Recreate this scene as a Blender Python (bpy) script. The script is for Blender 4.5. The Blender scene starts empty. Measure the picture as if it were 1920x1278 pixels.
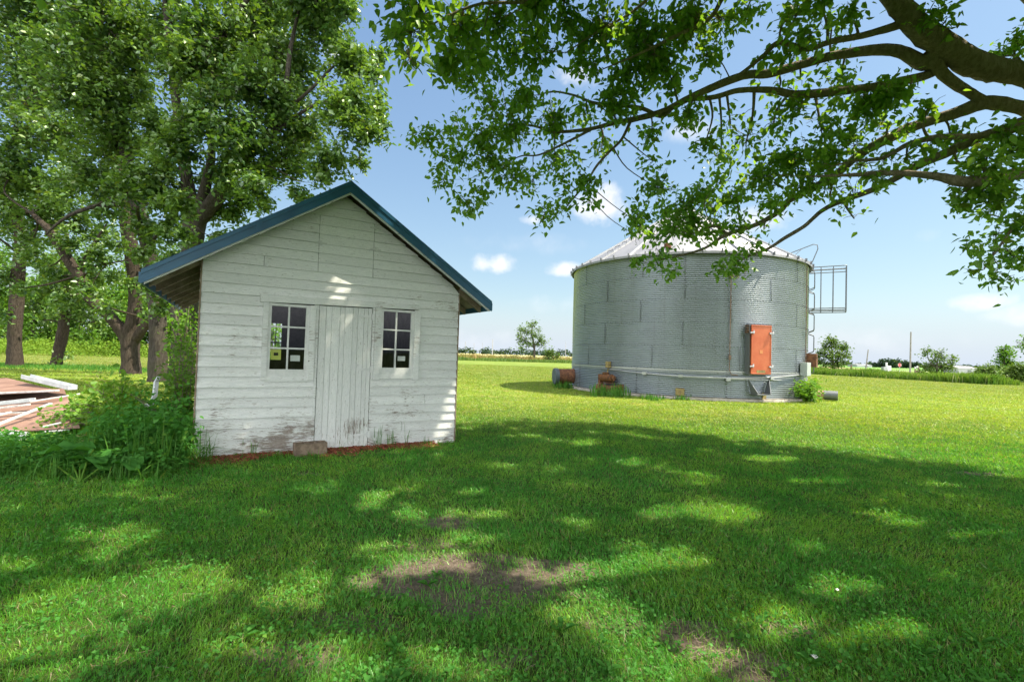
import bpy, math, random
import numpy as np
from mathutils import Vector, Matrix

S = bpy.context.scene
COL = S.collection
rng = np.random.default_rng(7)
random.seed(7)

# ------------------------------------------------------------------ camera
ROLL = math.radians(1.8)
PITCH = math.atan(25 / 900)
CH = 1.42
cam_d = bpy.data.cameras.new('camera')
cam_d.sensor_width = 36; cam_d.sensor_fit = 'HORIZONTAL'; cam_d.lens = 36 * 900 / 1920
cam_d.clip_start = 0.05; cam_d.clip_end = 9000
cam = bpy.data.objects.new('camera', cam_d); COL.objects.link(cam)
ca, sa, cp, sp = math.cos(ROLL), math.sin(ROLL), math.cos(PITCH), math.sin(PITCH)
cx = Vector((ca, -sa * sp, sa * cp)); cy = Vector((-sa, -ca * sp, ca * cp)); cz = Vector((0, -cp, -sp))
M = Matrix((cx, cy, cz)).transposed().to_4x4(); M.translation = (0, 0, CH)
cam.matrix_world = M
S.camera = cam

# ------------------------------------------------------------------ light
SUN_EL = math.radians(59)
SUN = np.array([math.cos(SUN_EL), 0.0, math.sin(SUN_EL)])
sd = bpy.data.lights.new('sun', 'SUN'); sd.energy = 5.0; sd.angle = math.radians(0.55); sd.color = (1.0, 0.91, 0.73)
so = bpy.data.objects.new('sun', sd); COL.objects.link(so)
so.rotation_euler = Vector(SUN).to_track_quat('Z', 'Y').to_euler()
so.location = (20, 0, 30)

W = bpy.data.worlds.new('World'); S.world = W; W.use_nodes = True
S.view_settings.view_transform = 'Standard'; S.view_settings.look = 'None'
S.view_settings.exposure = 1.12; S.view_settings.gamma = 1.0

def ray(px, py):
    u = (px - 960) / 900; v = (639 - py) / 900
    return np.array(cx) * u + np.array(cy) * v - np.array(cz)
def at(px, py, Y):
    r = ray(px, py); return r * (Y / r[1]) + np.array([0, 0, CH])
def gnd(px, py, z=0.0):
    r = ray(px, py); return r * ((z - CH) / r[2]) + np.array([0, 0, CH])
def proj(P):
    P = np.atleast_2d(P) - np.array([0, 0, CH])
    d = P @ -np.array(cz); d = np.where(np.abs(d) < 1e-6, 1e-6, d)
    return 960 + 900 * (P @ np.array(cx)) / d, 639 - 900 * (P @ np.array(cy)) / d, d

def build_world():
    nt = W.node_tree; nt.nodes.clear()
    out = nt.nodes.new('ShaderNodeOutputWorld'); bg = nt.nodes.new('ShaderNodeBackground')
    sky = nt.nodes.new('ShaderNodeTexSky'); sky.sky_type = 'NISHITA'; sky.sun_disc = False
    sky.sun_elevation = SUN_EL; sky.sun_rotation = math.radians(90); sky.altitude = 100
    sky.air_density = 1.25; sky.dust_density = 0.6; sky.ozone_density = 2.2
    tc = nt.nodes.new('ShaderNodeTexCoord')
    L = nt.links.new
    def math_(op, a, b=None, clamp=False):
        n = nt.nodes.new('ShaderNodeMath'); n.operation = op; n.use_clamp = clamp
        for i, x in enumerate((a, b)):
            if x is None: continue
            if isinstance(x, (int, float)): n.inputs[i].default_value = x
            else: L(x, n.inputs[i])
        return n.outputs[0]
    nz = nt.nodes.new('ShaderNodeTexNoise'); nz.inputs['Scale'].default_value = 9; nz.inputs['Detail'].default_value = 6
    nz.inputs['Roughness'].default_value = 0.6
    L(tc.outputs['Generated'], nz.inputs['Vector'])
    nz2 = nt.nodes.new('ShaderNodeTexNoise'); nz2.inputs['Scale'].default_value = 34; nz2.inputs['Detail'].default_value = 5
    L(tc.outputs['Generated'], nz2.inputs['Vector'])
    nn = math_('ADD', math_('MULTIPLY', nz.outputs['Fac'], 1.6), math_('MULTIPLY', nz2.outputs['Fac'], 0.9))
    nn = math_('MULTIPLY', math_('SUBTRACT', nn, 1.3), 1.7)
    total = None
    # clouds: direction (px,py), half width, half height (px), strength
    clouds = [(930, 492, 50, 22, 1.0), (1128, 385, 62, 42, 1.0), (998, 412, 26, 13, .8), (1085, 142, 62, 34, 1.0), (1062, 504, 40, 16, .75),
              (1395, 418, 70, 34, .8), (1838, 566, 52, 20, .8), (1738, 442, 26, 16, .35), (1920, 590, 60, 26, .6), (1292, 246, 60, 26, .5),
              (870, 640, 200, 30, .35), (1480, 640, 300, 30, .3), (640, 100, 40, 30, .6), (1040, 570, 90, 22, .3), (1000, 455, 150, 24, .25)]
    for (px, py, a, b, s) in clouds:
        d = Vector(ray(px, py)).normalized()
        rx = d.cross(Vector((0, 0, 1))).normalized(); uy = rx.cross(d)
        k = 900 / math.sqrt((px - 960) ** 2 + (py - 639) ** 2 + 900 ** 2)
        def dot(v):
            n = nt.nodes.new('ShaderNodeVectorMath'); n.operation = 'DOT_PRODUCT'
            L(tc.outputs['Generated'], n.inputs[0]); n.inputs[1].default_value = v; return n.outputs['Value']
        X = math_('MULTIPLY', dot(rx), 900 / a / k); Y = math_('MULTIPLY', dot(uy), 900 / b / k)
        # flatter bottoms
        r2 = math_('ADD', math_('MULTIPLY', X, X), math_('MULTIPLY', Y, Y))
        f = math_('SUBTRACT', 1.0, r2)
        f = math_('MULTIPLY', math_('ADD', f, nn), .75)
        front = math_('GREATER_THAN', dot(d), 0.5)
        f = math_('MULTIPLY', math_('MULTIPLY', math_('MULTIPLY', f, 1.0, True), front), s)
        total = f if total is None else math_('MAXIMUM', total, f)
    # soften the edges of the placed clouds
    sm = nt.nodes.new('ShaderNodeMapRange'); sm.interpolation_type = 'SMOOTHSTEP'
    L(total, sm.inputs['Value'])
    # paler, bluer air towards the horizon: c * g / (1 + k c)
    def vm(op, a, b):
        n = nt.nodes.new('ShaderNodeVectorMath'); n.operation = op
        for i, x in enumerate((a, b)):
            if isinstance(x, tuple): n.inputs[i].default_value = x
            else: L(x, n.inputs[i])
        return n.outputs[0]
    num = vm('MULTIPLY', sky.outputs[0], (1.24, 1.34, 1.60)); den = vm('ADD', vm('MULTIPLY', sky.outputs[0], (.115, .105, .14)), (1, 1, 1))
    graded = vm('DIVIDE', num, den)
    # added fill light: bright broken cloud, unseen behind the camera, lifts the shaded shed
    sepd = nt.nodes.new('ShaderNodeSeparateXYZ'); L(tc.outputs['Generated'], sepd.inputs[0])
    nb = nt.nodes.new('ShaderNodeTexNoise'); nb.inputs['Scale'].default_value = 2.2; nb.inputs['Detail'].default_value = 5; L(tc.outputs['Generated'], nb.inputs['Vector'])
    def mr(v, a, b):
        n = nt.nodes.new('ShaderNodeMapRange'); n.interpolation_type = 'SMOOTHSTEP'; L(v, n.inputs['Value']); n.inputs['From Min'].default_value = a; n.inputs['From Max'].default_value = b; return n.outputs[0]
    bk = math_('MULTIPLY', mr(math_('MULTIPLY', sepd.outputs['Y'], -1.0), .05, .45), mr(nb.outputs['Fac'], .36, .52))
    mb_ = nt.nodes.new('ShaderNodeMix'); mb_.data_type = 'RGBA'; L(bk, mb_.inputs['Factor']); L(graded, mb_.inputs['A']); mb_.inputs['B'].default_value = (BACK_FILL, BACK_FILL, BACK_FILL * 1.02, 1)
    mh = nt.nodes.new('ShaderNodeMix'); mh.data_type = 'RGBA'
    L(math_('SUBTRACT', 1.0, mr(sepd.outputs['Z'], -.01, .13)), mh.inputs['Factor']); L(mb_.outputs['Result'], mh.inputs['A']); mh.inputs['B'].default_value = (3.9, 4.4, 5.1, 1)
    hs = mh
    mx = nt.nodes.new('ShaderNodeMix'); mx.data_type = 'RGBA'
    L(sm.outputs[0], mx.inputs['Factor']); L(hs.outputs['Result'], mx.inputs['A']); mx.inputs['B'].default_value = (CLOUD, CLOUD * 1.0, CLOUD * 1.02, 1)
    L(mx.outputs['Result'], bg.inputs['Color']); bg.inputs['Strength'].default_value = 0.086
    L(bg.outputs[0], out.inputs[0])
CLOUD = 6.2; BACK_FILL = 22.0
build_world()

# ------------------------------------------------------------------ materials
MATS = {}
class NT:
    def __init__(s, name):
        s.m = bpy.data.materials.new(name); s.m.use_nodes = True; s.t = s.m.node_tree; s.t.nodes.clear()
        s.out = s.t.nodes.new('ShaderNodeOutputMaterial')
    def n(s, typ, **kw):
        nd = s.t.nodes.new(typ)
        for k, v in kw.items():
            if k.startswith('i_'):
                key = k[2:].replace('_', ' ')
                s.set(nd.inputs[key], v)
            else: setattr(nd, k, v)
        return nd
    def set(s, sock, v):
        if isinstance(v, bpy.types.NodeSocket): s.t.links.new(v, sock)
        elif isinstance(v, bpy.types.Node): s.t.links.new(v.outputs[0], sock)
        else:
            if isinstance(v, tuple) and len(v) == 3 and sock.type == 'RGBA': v = (*v, 1)
            sock.default_value = v
    def math(s, op, a, b=0.0, clamp=False):
        nd = s.t.nodes.new('ShaderNodeMath'); nd.operation = op; nd.use_clamp = clamp
        s.set(nd.inputs[0], a); s.set(nd.inputs[1], b); return nd.outputs[0]
    def mix(s, f, a, b, blend='MIX'):
        nd = s.t.nodes.new('ShaderNodeMix'); nd.data_type = 'RGBA'; nd.blend_type = blend
        s.set(nd.inputs['Factor'], f); s.set(nd.inputs['A'], a); s.set(nd.inputs['B'], b); return nd.outputs['Result']
    def noise(s, scale, detail=4, rough=.55, vec=None, stretch=None):
        if vec is None: vec = s.n('ShaderNodeTexCoord').outputs['Object']
        if stretch:
            mp = s.n('ShaderNodeMapping'); s.set(mp.inputs['Vector'], vec); mp.inputs['Scale'].default_value = stretch; vec = mp.outputs[0]
        nd = s.n('ShaderNodeTexNoise'); s.set(nd.inputs['Vector'], vec)
        nd.inputs['Scale'].default_value = scale; nd.inputs['Detail'].default_value = detail; nd.inputs['Roughness'].default_value = rough
        return nd.outputs['Fac']
    def ramp(s, f, lo, hi):
        nd = s.n('ShaderNodeMapRange'); nd.interpolation_type = 'SMOOTHSTEP'; s.set(nd.inputs['Value'], f)
        nd.inputs['From Min'].default_value = lo; nd.inputs['From Max'].default_value = hi; return nd.outputs[0]
    def pos(s): return s.n('ShaderNodeNewGeometry').outputs['Position']
    def island(s): return s.n('ShaderNodeNewGeometry').outputs['Random Per Island']
    def bump(s, h, strength=.3, dist=.01):
        nd = s.n('ShaderNodeBump'); s.set(nd.inputs['Height'], h); nd.inputs['Strength'].default_value = strength
        nd.inputs['Distance'].default_value = dist; return nd.outputs[0]
    def pbsdf(s, color, rough=.6, metal=0.0, normal=None, spec=.4):
        p = s.n('ShaderNodeBsdfPrincipled'); s.set(p.inputs['Base Color'], color); s.set(p.inputs['Roughness'], rough)
        s.set(p.inputs['Metallic'], metal); p.inputs['Specular IOR Level'].default_value = spec
        if normal is not None: s.set(p.inputs['Normal'], normal)
        s.t.links.new(p.outputs[0], s.out.inputs[0]); return p

def mat_simple(name, c1, c2, scale=8, rough=.7, metal=0.0, bump=.2, bscale=40, stretch=None, lo=.35, hi=.65, spec=.4, island=0.0):
    b = NT(name)
    col = b.mix(b.ramp(b.noise(scale, 5, .6, stretch=stretch), lo, hi), c1, c2)
    if island:
        v = b.math('MULTIPLY_ADD' if False else 'ADD', b.math('MULTIPLY', b.island(), island), 1 - island / 2)
        hs = b.n('ShaderNodeHueSaturation'); b.set(hs.inputs['Color'], col); b.set(hs.inputs['Value'], v); col = hs.outputs[0]
    nrm = b.bump(b.noise(bscale, 4, .6, stretch=stretch), bump, .01) if bump else None
    b.pbsdf(col, rough, metal, nrm, spec); return b.m

def mat_leaf(name, c1, c2, trans=.4, gloss=.05, pscale=.5, yellow=(0.16, 0.22, 0.03)):
    b = NT(name)
    f = b.math('ADD', b.math('MULTIPLY', b.island(), .6), b.math('MULTIPLY', b.ramp(b.noise(pscale, 3, .6, vec=b.pos()), .3, .7), .4))
    col = b.mix(f, c1, c2)
    col = b.mix(b.ramp(b.island(), .93, 1.0), col, yellow)
    d = b.n('ShaderNodeBsdfDiffuse'); b.set(d.inputs['Color'], col)
    t = b.n('ShaderNodeBsdfTranslucent')
    tc = b.mix(1.0, col, (1.25, 1.2, .35), 'MULTIPLY'); b.set(t.inputs['Color'], tc)
    m1 = b.n('ShaderNodeMixShader'); m1.inputs[0].default_value = trans
    b.t.links.new(d.outputs[0], m1.inputs[1]); b.t.links.new(t.outputs[0], m1.inputs[2])
    g = b.n('ShaderNodeBsdfGlossy'); g.inputs['Roughness'].default_value = .42; g.inputs['Color'].default_value = (.9, .95, .9, 1)
    m2 = b.n('ShaderNodeMixShader'); m2.inputs[0].default_value = gloss
    b.t.links.new(m1.outputs[0], m2.inputs[1]); b.t.links.new(g.outputs[0], m2.inputs[2])
    b.t.links.new(m2.outputs[0], b.out.inputs[0]); return b.m

def mat_bark(name, c1, c2, moss=(0.10, 0.11, 0.05), mossf=.3, scale=7):
    b = NT(name); v = b.pos()
    n1 = b.noise(scale, 6, .65, vec=v, stretch=(2.6, 2.6, .7))
    n2 = b.noise(scale * 5, 5, .7, vec=v, stretch=(2.2, 2.2, .6))
    col = b.mix(b.ramp(n1, .35, .65), c1, c2)
    col = b.mix(b.ramp(n2, .55, .75), col, (0.045, 0.032, 0.024))
    col = b.mix(b.math('MULTIPLY', b.ramp(b.noise(1.6, 4, .6, vec=v), .5, .7), mossf), col, moss)
    h = b.math('ADD', n1, b.math('MULTIPLY', n2, .6))
    b.pbsdf(col, .9, 0, b.bump(h, 1.0, .08), .15); return b.m

def mat_paint(name, horiz=True, peel=.59, dark=1.0):
    b = NT(name)
    tc = b.n('ShaderNodeTexCoord').outputs['Object']
    st = (1.0, 1.0, 14) if horiz else (14, 1.0, 1.0)
    grain = b.noise(7, 6, .7, vec=tc, stretch=st)
    fine = b.noise(30, 5, .7, vec=tc, stretch=st)
    big = b.noise(1.7, 4, .6, vec=tc)
    base = b.mix(b.ramp(grain, .3, .7), (.62 * dark, .645 * dark, .64 * dark), (.78 * dark, .79 * dark, .775 * dark))
    v = b.math('ADD', b.math('MULTIPLY', b.island(), .14), .93)
    hs = b.n('ShaderNodeHueSaturation'); b.set(hs.inputs['Color'], base); b.set(hs.inputs['Value'], v); base = hs.outputs[0]
    # hairline cracks along the grain
    base = b.mix(b.math('MULTIPLY', b.ramp(fine, .57, .68), .6), base, (.28, .27, .25))
    base = b.mix(b.math('MULTIPLY', b.ramp(b.noise(17, 3, .6, vec=tc, stretch=(1.0, 1.0, 7) if horiz else (7, 1.0, 1.0)), .655, .685), .75), base, (.20, .17, .14))
    # peeled patches: more towards the foot of the wall
    sep = b.n('ShaderNodeSeparateXYZ'); b.set(sep.inputs[0], tc)
    low = b.math('MULTIPLY', b.math('SUBTRACT', 1.0, b.ramp(sep.outputs['Z'], 0.0, 1.1)), .075)
    p = b.math('ADD', b.math('ADD', b.math('MULTIPLY', grain, .55), b.math('MULTIPLY', big, .45)), low)
    pk = b.ramp(p, peel, peel + .025)
    wood = b.mix(b.ramp(fine, .4, .6), (.20, .16, .13), (.34, .31, .28))
    base = b.mix(pk, base, wood)
    # knots and nail marks
    vo = b.n('ShaderNodeTexVoronoi'); vo.feature = 'F1'; mp = b.n('ShaderNodeMapping'); b.set(mp.inputs['Vector'], tc)
    mp.inputs['Scale'].default_value = (2.6, 1, 6.5) if horiz else (9, 1, 2.2); b.t.links.new(mp.outputs[0], vo.inputs['Vector']); vo.inputs['Scale'].default_value = 1.0
    kn = b.math('SUBTRACT', 1.0, b.ramp(vo.outputs['Distance'], .03, .075))
    kn = b.math('MULTIPLY', kn, b.ramp(b.noise(3.1, 2, .5, vec=tc), .48, .52))
    base = b.mix(b.math('MULTIPLY', kn, .8), base, (.10, .09, .08))
    h = b.math('SUBTRACT', b.math('ADD', b.math('MULTIPLY', grain, .6), b.math('MULTIPLY', fine, .4)), b.math('MULTIPLY', pk, .5))
    b.pbsdf(base, .72, 0, b.bump(h, .5, .006), .3); return b.m

def mat_galv(name, base=(.40, .44, .42), rough=.42, metal=.75, band=True):
    b = NT(name); v = b.n('ShaderNodeTexCoord').outputs['Object']
    n1 = b.noise(1.2, 5, .6, vec=v, stretch=(1, 1, .5)); n2 = b.noise(24, 4, .6, vec=v)
    c = b.mix(b.ramp(n1, .3, .7), tuple(x * .93 for x in base), tuple(min(1, x * 1.07) for x in base))
    c = b.mix(b.math('MULTIPLY', b.ramp(n2, .45, .7), .25), c, tuple(x * .7 for x in base))
    if band:  # each sheet ring and panel weathers to its own grey, with grime streaks
        c = b.mix(b.math('MULTIPLY', b.ramp(b.noise(3.0, 5, .7, vec=v, stretch=(2.2, 2.2, .12)), .52, .72), .35), c, (.17, .17, .15))
    r = b.math('ADD', b.math('MULTIPLY', n1, .2), rough - .1)
    b.pbsdf(c, r, metal, b.bump(n2, .08, .004), .5); return b.m

m_paint = mat_paint('weathered_white_boards')
m_paint_v = mat_paint('weathered_white_planks', False, .63)
m_sash = mat_simple('white_sash_paint', (.60, .62, .61), (.70, .71, .70), 14, .55, bump=.15)
m_trim = mat_paint('weathered_white_trim', True, .58)
m_blue = mat_simple('blue_metal_trim', (.011, .085, .165), (.016, .11, .20), 3, .38, .1, bump=.05, bscale=6, spec=.5)
m_bluesheet = m_blue
m_rafter = mat_simple('old_rafter_wood', (.20, .15, .10), (.34, .27, .19), 6, .85, bump=.4, stretch=(1, .2, 1))
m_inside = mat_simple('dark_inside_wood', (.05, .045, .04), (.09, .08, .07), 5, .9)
m_dark = mat_simple('dark_gap', (.02, .018, .015), (.03, .028, .02), 5, .95, bump=0)
m_galv = mat_galv('galvanised_sheet', (.28, .315, .35), .34, .5)
m_galv_roof = mat_galv('galvanised_roof_sheet', (.30, .30, .315), .55, .5, band=False)
m_conduit = mat_simple('brown_conduit', (.13, .085, .06), (.22, .15, .11), 9, .8)
m_steel = mat_galv('grey_steel', (.42, .43, .44), .45, .7, band=False)
m_darksteel = mat_galv('dark_steel', (.16, .17, .18), .5, .5, band=False)
m_rust = mat_simple('rusty_iron', (.10, .045, .028), (.22, .10, .05), 9, .85, .1, bump=.5)
m_rustorange = mat_simple('orange_rust', (.20, .085, .03), (.08, .04, .022), 12, .85, .1, bump=.5)
m_door = mat_simple('faded_orange_paint', (.52, .115, .045), (.58, .155, .065), 2.2, .5, bump=.05)
m_yellow = mat_simple('faded_yellow_paint', (.34, .27, .10), (.20, .14, .07), 12, .7)
m_conc = mat_simple('old_concrete', (.30, .27, .23), (.42, .38, .33), 7, .9, bump=.6, bscale=30)
m_block = mat_simple('grey_brown_block', (.15, .11, .08), (.27, .205, .15), 16, .95, bump=.8, bscale=60)
m_paper = mat_simple('white_paper', (.75, .76, .77), (.68, .69, .70), 6, .8, bump=0)
m_mulch = mat_simple('red_wood_chips', (.21, .05, .03), (.36, .11, .06), 20, .9, island=.9)
m_brown = mat_simple('brown_painted_board', (.17, .095, .07), (.27, .165, .125), 2.4, .65, bump=.2, lo=.3, hi=.7)
m_whitewood = mat_simple('chalky_white_wood', (.62, .61, .60), (.40, .37, .35), 9, .7, stretch=(1, 1, 1), bump=.2, lo=.45, hi=.75)
m_alu = mat_simple('white_aluminium', (.66, .68, .69), (.50, .52, .54), 5, .35, .2, bump=.05)
m_pole = mat_simple('grey_pole_wood', (.20, .18, .16), (.28, .26, .24), 3, .9)
m_red = mat_simple('red_sign_paint', (.55, .02, .03), (.50, .02, .03), 3, .5, bump=0)
m_white = mat_simple('white_sign_paint', (.8, .8, .8), (.76, .76, .76), 3, .5, bump=0)
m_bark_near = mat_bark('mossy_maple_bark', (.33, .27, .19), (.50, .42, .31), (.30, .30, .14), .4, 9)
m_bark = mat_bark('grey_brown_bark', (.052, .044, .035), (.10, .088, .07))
m_bark_red = mat_bark('reddish_brown_bark', (.048, .037, .029), (.092, .072, .057), mossf=.15)
m_twig = mat_simple('twig_bark', (.10, .075, .055), (.16, .125, .095), 10, .9, bump=0)
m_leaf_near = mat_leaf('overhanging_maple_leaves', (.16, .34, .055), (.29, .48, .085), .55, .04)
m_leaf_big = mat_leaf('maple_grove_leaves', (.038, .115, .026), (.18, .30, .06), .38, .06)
m_leaf_far = mat_leaf('distant_leaves', (.075, .14, .03), (.14, .22, .045), .3, .02, .2)
m_leaf_wood = mat_leaf('wood_edge_leaves', (.06, .15, .02), (.13, .26, .035), .35, .01, .15)
m_leaf_dark = mat_leaf('far_dark_leaves', (.030, .060, .035), (.05, .085, .05), .2, .0, .05)
m_leaf_shrub = mat_leaf('shrub_leaves', (.09, .22, .03), (.19, .35, .05), .42, .01)
m_leaf_weed = mat_leaf('broad_weed_leaves', (.055, .20, .035), (.10, .28, .05), .38, .006, yellow=(.14, .28, .04))
m_leaf_tallgrass = mat_leaf('tall_grass_blades', (.055, .18, .03), (.12, .28, .045), .38, .01)
m_gold = mat_leaf('goldenrod_leaves', (.10, .20, .025), (.19, .29, .045), .3, .0, .2)

def mat_glass():
    b = NT('window_glass')
    tr = b.n('ShaderNodeBsdfTransparent'); tr.inputs[0].default_value = (.86, .89, .88, 1)
    g = b.n('ShaderNodeBsdfGlossy'); g.inputs['Roughness'].default_value = .03; g.inputs['Color'].default_value = (.9, .9, .95, 1)
    fr = b.n('ShaderNodeLayerWeight'); fr.inputs['Blend'].default_value = .5
    m = b.n('ShaderNodeMixShader'); b.t.links.new(b.math('ADD', b.math('MULTIPLY', b.math('POWER', fr.outputs['Facing'], 4.0), .4), .022), m.inputs[0])
    b.t.links.new(tr.outputs[0], m.inputs[1]); b.t.links.new(g.outputs[0], m.inputs[2]); b.t.links.new(m.outputs[0], b.out.inputs[0]); return b.m
m_glass = mat_glass()

# patches of bare soil and dry thatch on the lawn, in world metres: (x, y, rx, ry, strength)
BARE = [(-.16, 3.10, .52, .34, 1.0), (-.62, 3.02, .34, .20, .95), (.28, 3.22, .32, .16, .9), (-.45, 4.05, .22, .16, .8), (-.20, 2.74, .22, .15, .85),
        (-.55, 3.55, .35, .2, .45), (1.02, 2.48, .20, .17, .9), (1.16, 2.24, .18, .16, .9), (-.95, 2.25, .22, .14, .6), (.05, 2.3, .2, .12, .4),
        (-2.22, 5.45, .16, .07, .7), (6.35, 6.55, .30, .12, .8), (.62, 2.6, .22, .10, .4), (-.78, 2.55, .3, .14, .5), (1.55, 2.6, .18, .1, .45), (.42, 2.9, .3, .1, .3)]

def lawn_color(b):
    v = b.pos()
    n1 = b.noise(.55, 5, .6, vec=v); n2 = b.noise(5, 4, .6, vec=v); n3 = b.noise(.09, 4, .6, vec=v)
    c = b.mix(b.ramp(n1, .35, .65), (.20, .34, .038), (.29, .41, .055))
    c = b.mix(b.math('MULTIPLY', b.ramp(n2, .42, .7), .55), c, (.50, .50, .11))
    c = b.mix(b.math('MULTIPLY', b.ramp(n3, .5, .7), .35), c, (.42, .40, .09))
    n4 = b.noise(1.7, 5, .7, vec=v, stretch=(1, .5, 1)); c = b.mix(b.math('MULTIPLY', b.ramp(n4, .56, .66), .65), c, (.50, .43, .17))
    n5 = b.noise(2.6, 5, .7, vec=v, stretch=(1, .6, 1)); c = b.mix(b.math('MULTIPLY', b.ramp(n5, .54, .66), .6), c, (.12, .24, .03))
    st = b.noise(.9, 3, .5, vec=v, stretch=(.06, 1, 1)); c = b.mix(b.math('MULTIPLY', b.ramp(st, .42, .6), .35), c, (.20, .33, .04))
    return c

def mat_ground():
    b = NT('lawn_ground'); v = b.pos()
    c = lawn_color(b)
    sep = b.n('ShaderNodeSeparateXYZ'); b.set(sep.inputs[0], v)
    # near the camera the ground under the grass is thatch and soil, darkened as self-shading under the blades; the far lawn shows as grass itself
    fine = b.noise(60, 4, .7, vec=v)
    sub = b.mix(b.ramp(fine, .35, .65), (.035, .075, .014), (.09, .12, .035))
    c = b.mix(1.0, c, b.mix(b.ramp(sep.outputs['Y'], 18, 45), (.70, .70, .76), (.50, .52, .62)), 'MULTIPLY'); far = b.ramp(sep.outputs['Y'], 9, 18)  # far tone dimmed to match the self-shadowed blades
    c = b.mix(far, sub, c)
    # mown rows and dry clippings across the open lawn, thinning with distance
    st = b.noise(.6, 4, .6, vec=v, stretch=(.25, 2.2, 1))
    c = b.mix(b.math('MULTIPLY', b.math('MULTIPLY', b.ramp(st, .5, .68), far), .5), c, (.33, .30, .12))
    sp = b.noise(3.2, 5, .8, vec=v, stretch=(1, .35, 1))
    c = b.mix(b.math('MULTIPLY', b.math('MULTIPLY', b.ramp(sp, .55, .7), far), .5), c, (.10, .17, .02))
    # bare soil
    nse = b.noise(5.5, 5, .7, vec=v)
    tot = None
    for (x, y, rx, ry, s) in BARE:
        dx = b.math('DIVIDE', b.math('SUBTRACT', sep.outputs['X'], x), rx * 1.25); dy = b.math('DIVIDE', b.math('SUBTRACT', sep.outputs['Y'], y), ry * 1.25)
        r = b.math('SUBTRACT', 1.25, b.math('ADD', b.math('MULTIPLY', dx, dx), b.math('MULTIPLY', dy, dy)))
        r = b.math('MULTIPLY', r, s, True)
        tot = r if tot is None else b.math('MAXIMUM', tot, r)
    tot = b.ramp(b.math('ADD', tot, b.math('SUBTRACT', nse, .5)), .25, .6)
    soil = b.mix(b.ramp(b.noise(22, 5, .7, vec=v), .3, .7), (.10, .078, .06), (.20, .16, .128))
    c = b.mix(tot, c, soil)
    b.pbsdf(c, .95, 0, b.bump(b.math('ADD', fine, b.math('MULTIPLY', b.noise(9, 4, .6, vec=v), 2.0)), .8, .03), .1); return b.m
m_ground = mat_ground()

def mat_grass():
    b = NT('lawn_grass_blades'); v = b.pos()
    base = lawn_color(b)
    g = b.mix(b.ramp(b.noise(1.1, 4, .6, vec=v), .4, .62), (.095, .35, .042), (.21, .44, .052))  # near blades tinted greener for the tree's shade, far ones for full sun
    sep = b.n('ShaderNodeSeparateXYZ'); b.set(sep.inputs[0], v)
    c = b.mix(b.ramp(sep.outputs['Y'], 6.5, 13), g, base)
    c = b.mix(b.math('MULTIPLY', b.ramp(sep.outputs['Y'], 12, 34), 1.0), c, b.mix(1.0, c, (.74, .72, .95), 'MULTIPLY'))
    isl = b.island()
    hs = b.n('ShaderNodeHueSaturation'); b.set(hs.inputs['Color'], c); b.set(hs.inputs['Value'], b.math('ADD', b.math('MULTIPLY', isl, .7), .65)); c = hs.outputs[0]
    c = b.mix(b.ramp(isl, .90, .93), c, (.30, .27, .11))
    d = b.n('ShaderNodeBsdfDiffuse'); b.set(d.inputs['Color'], c)
    t = b.n('ShaderNodeBsdfTranslucent'); b.set(t.inputs['Color'], b.mix(1.0, c, (1.35, 1.25, .4), 'MULTIPLY'))
    m = b.n('ShaderNodeMixShader'); m.inputs[0].default_value = .45
    b.t.links.new(d.outputs[0], m.inputs[1]); b.t.links.new(t.outputs[0], m.inputs[2])
    gl = b.n('ShaderNodeBsdfGlossy'); gl.inputs['Roughness'].default_value = .4
    m2 = b.n('ShaderNodeMixShader'); m2.inputs[0].default_value = .03
    b.t.links.new(m.outputs[0], m2.inputs[1]); b.t.links.new(gl.outputs[0], m2.inputs[2])
    b.t.links.new(m2.outputs[0], b.out.inputs[0]); return b.m
m_grass = mat_grass()

# ------------------------------------------------------------------ mesh helpers
def tag(o, label=None, cat=None, group=None, kind=None):
    if label: o['label'] = label
    if cat: o['category'] = cat
    if group: o['group'] = group
    if kind: o['kind'] = kind
    return o
def empty(name, loc, rz, label, cat, group=None):
    o = bpy.data.objects.new(name, None); COL.objects.link(o); o.location = tuple(loc); o.rotation_euler = (0, 0, rz)
    o.empty_display_size = .3
    return tag(o, label, cat, group)
def link(name, me, mat, parent=None, loc=None):
    o = bpy.data.objects.new(name, me); COL.objects.link(o)
    if mat is not None:
        for m in (mat if isinstance(mat, (list, tuple)) else [mat]): me.materials.append(m)
    if parent is not None: o.parent = parent
    if loc is not None: o.location = tuple(loc)
    return o
def np_mesh(name, V, F, smooth=False):
    """V (n,3), F (m,k) all faces with k corners"""
    V = np.asarray(V, dtype=np.float32); F = np.asarray(F, dtype=np.int32)
    me = bpy.data.meshes.new(name); me.vertices.add(len(V)); me.vertices.foreach_set('co', V.ravel())
    k = F.shape[1]; me.loops.add(F.size); me.loops.foreach_set('vertex_index', F.ravel())
    me.polygons.add(len(F)); me.polygons.foreach_set('loop_start', np.arange(0, F.size, k, dtype=np.int32))
    if smooth: me.polygons.foreach_set('use_smooth', np.ones(len(F), dtype=bool))
    me.update(calc_edges=True); return me

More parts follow.
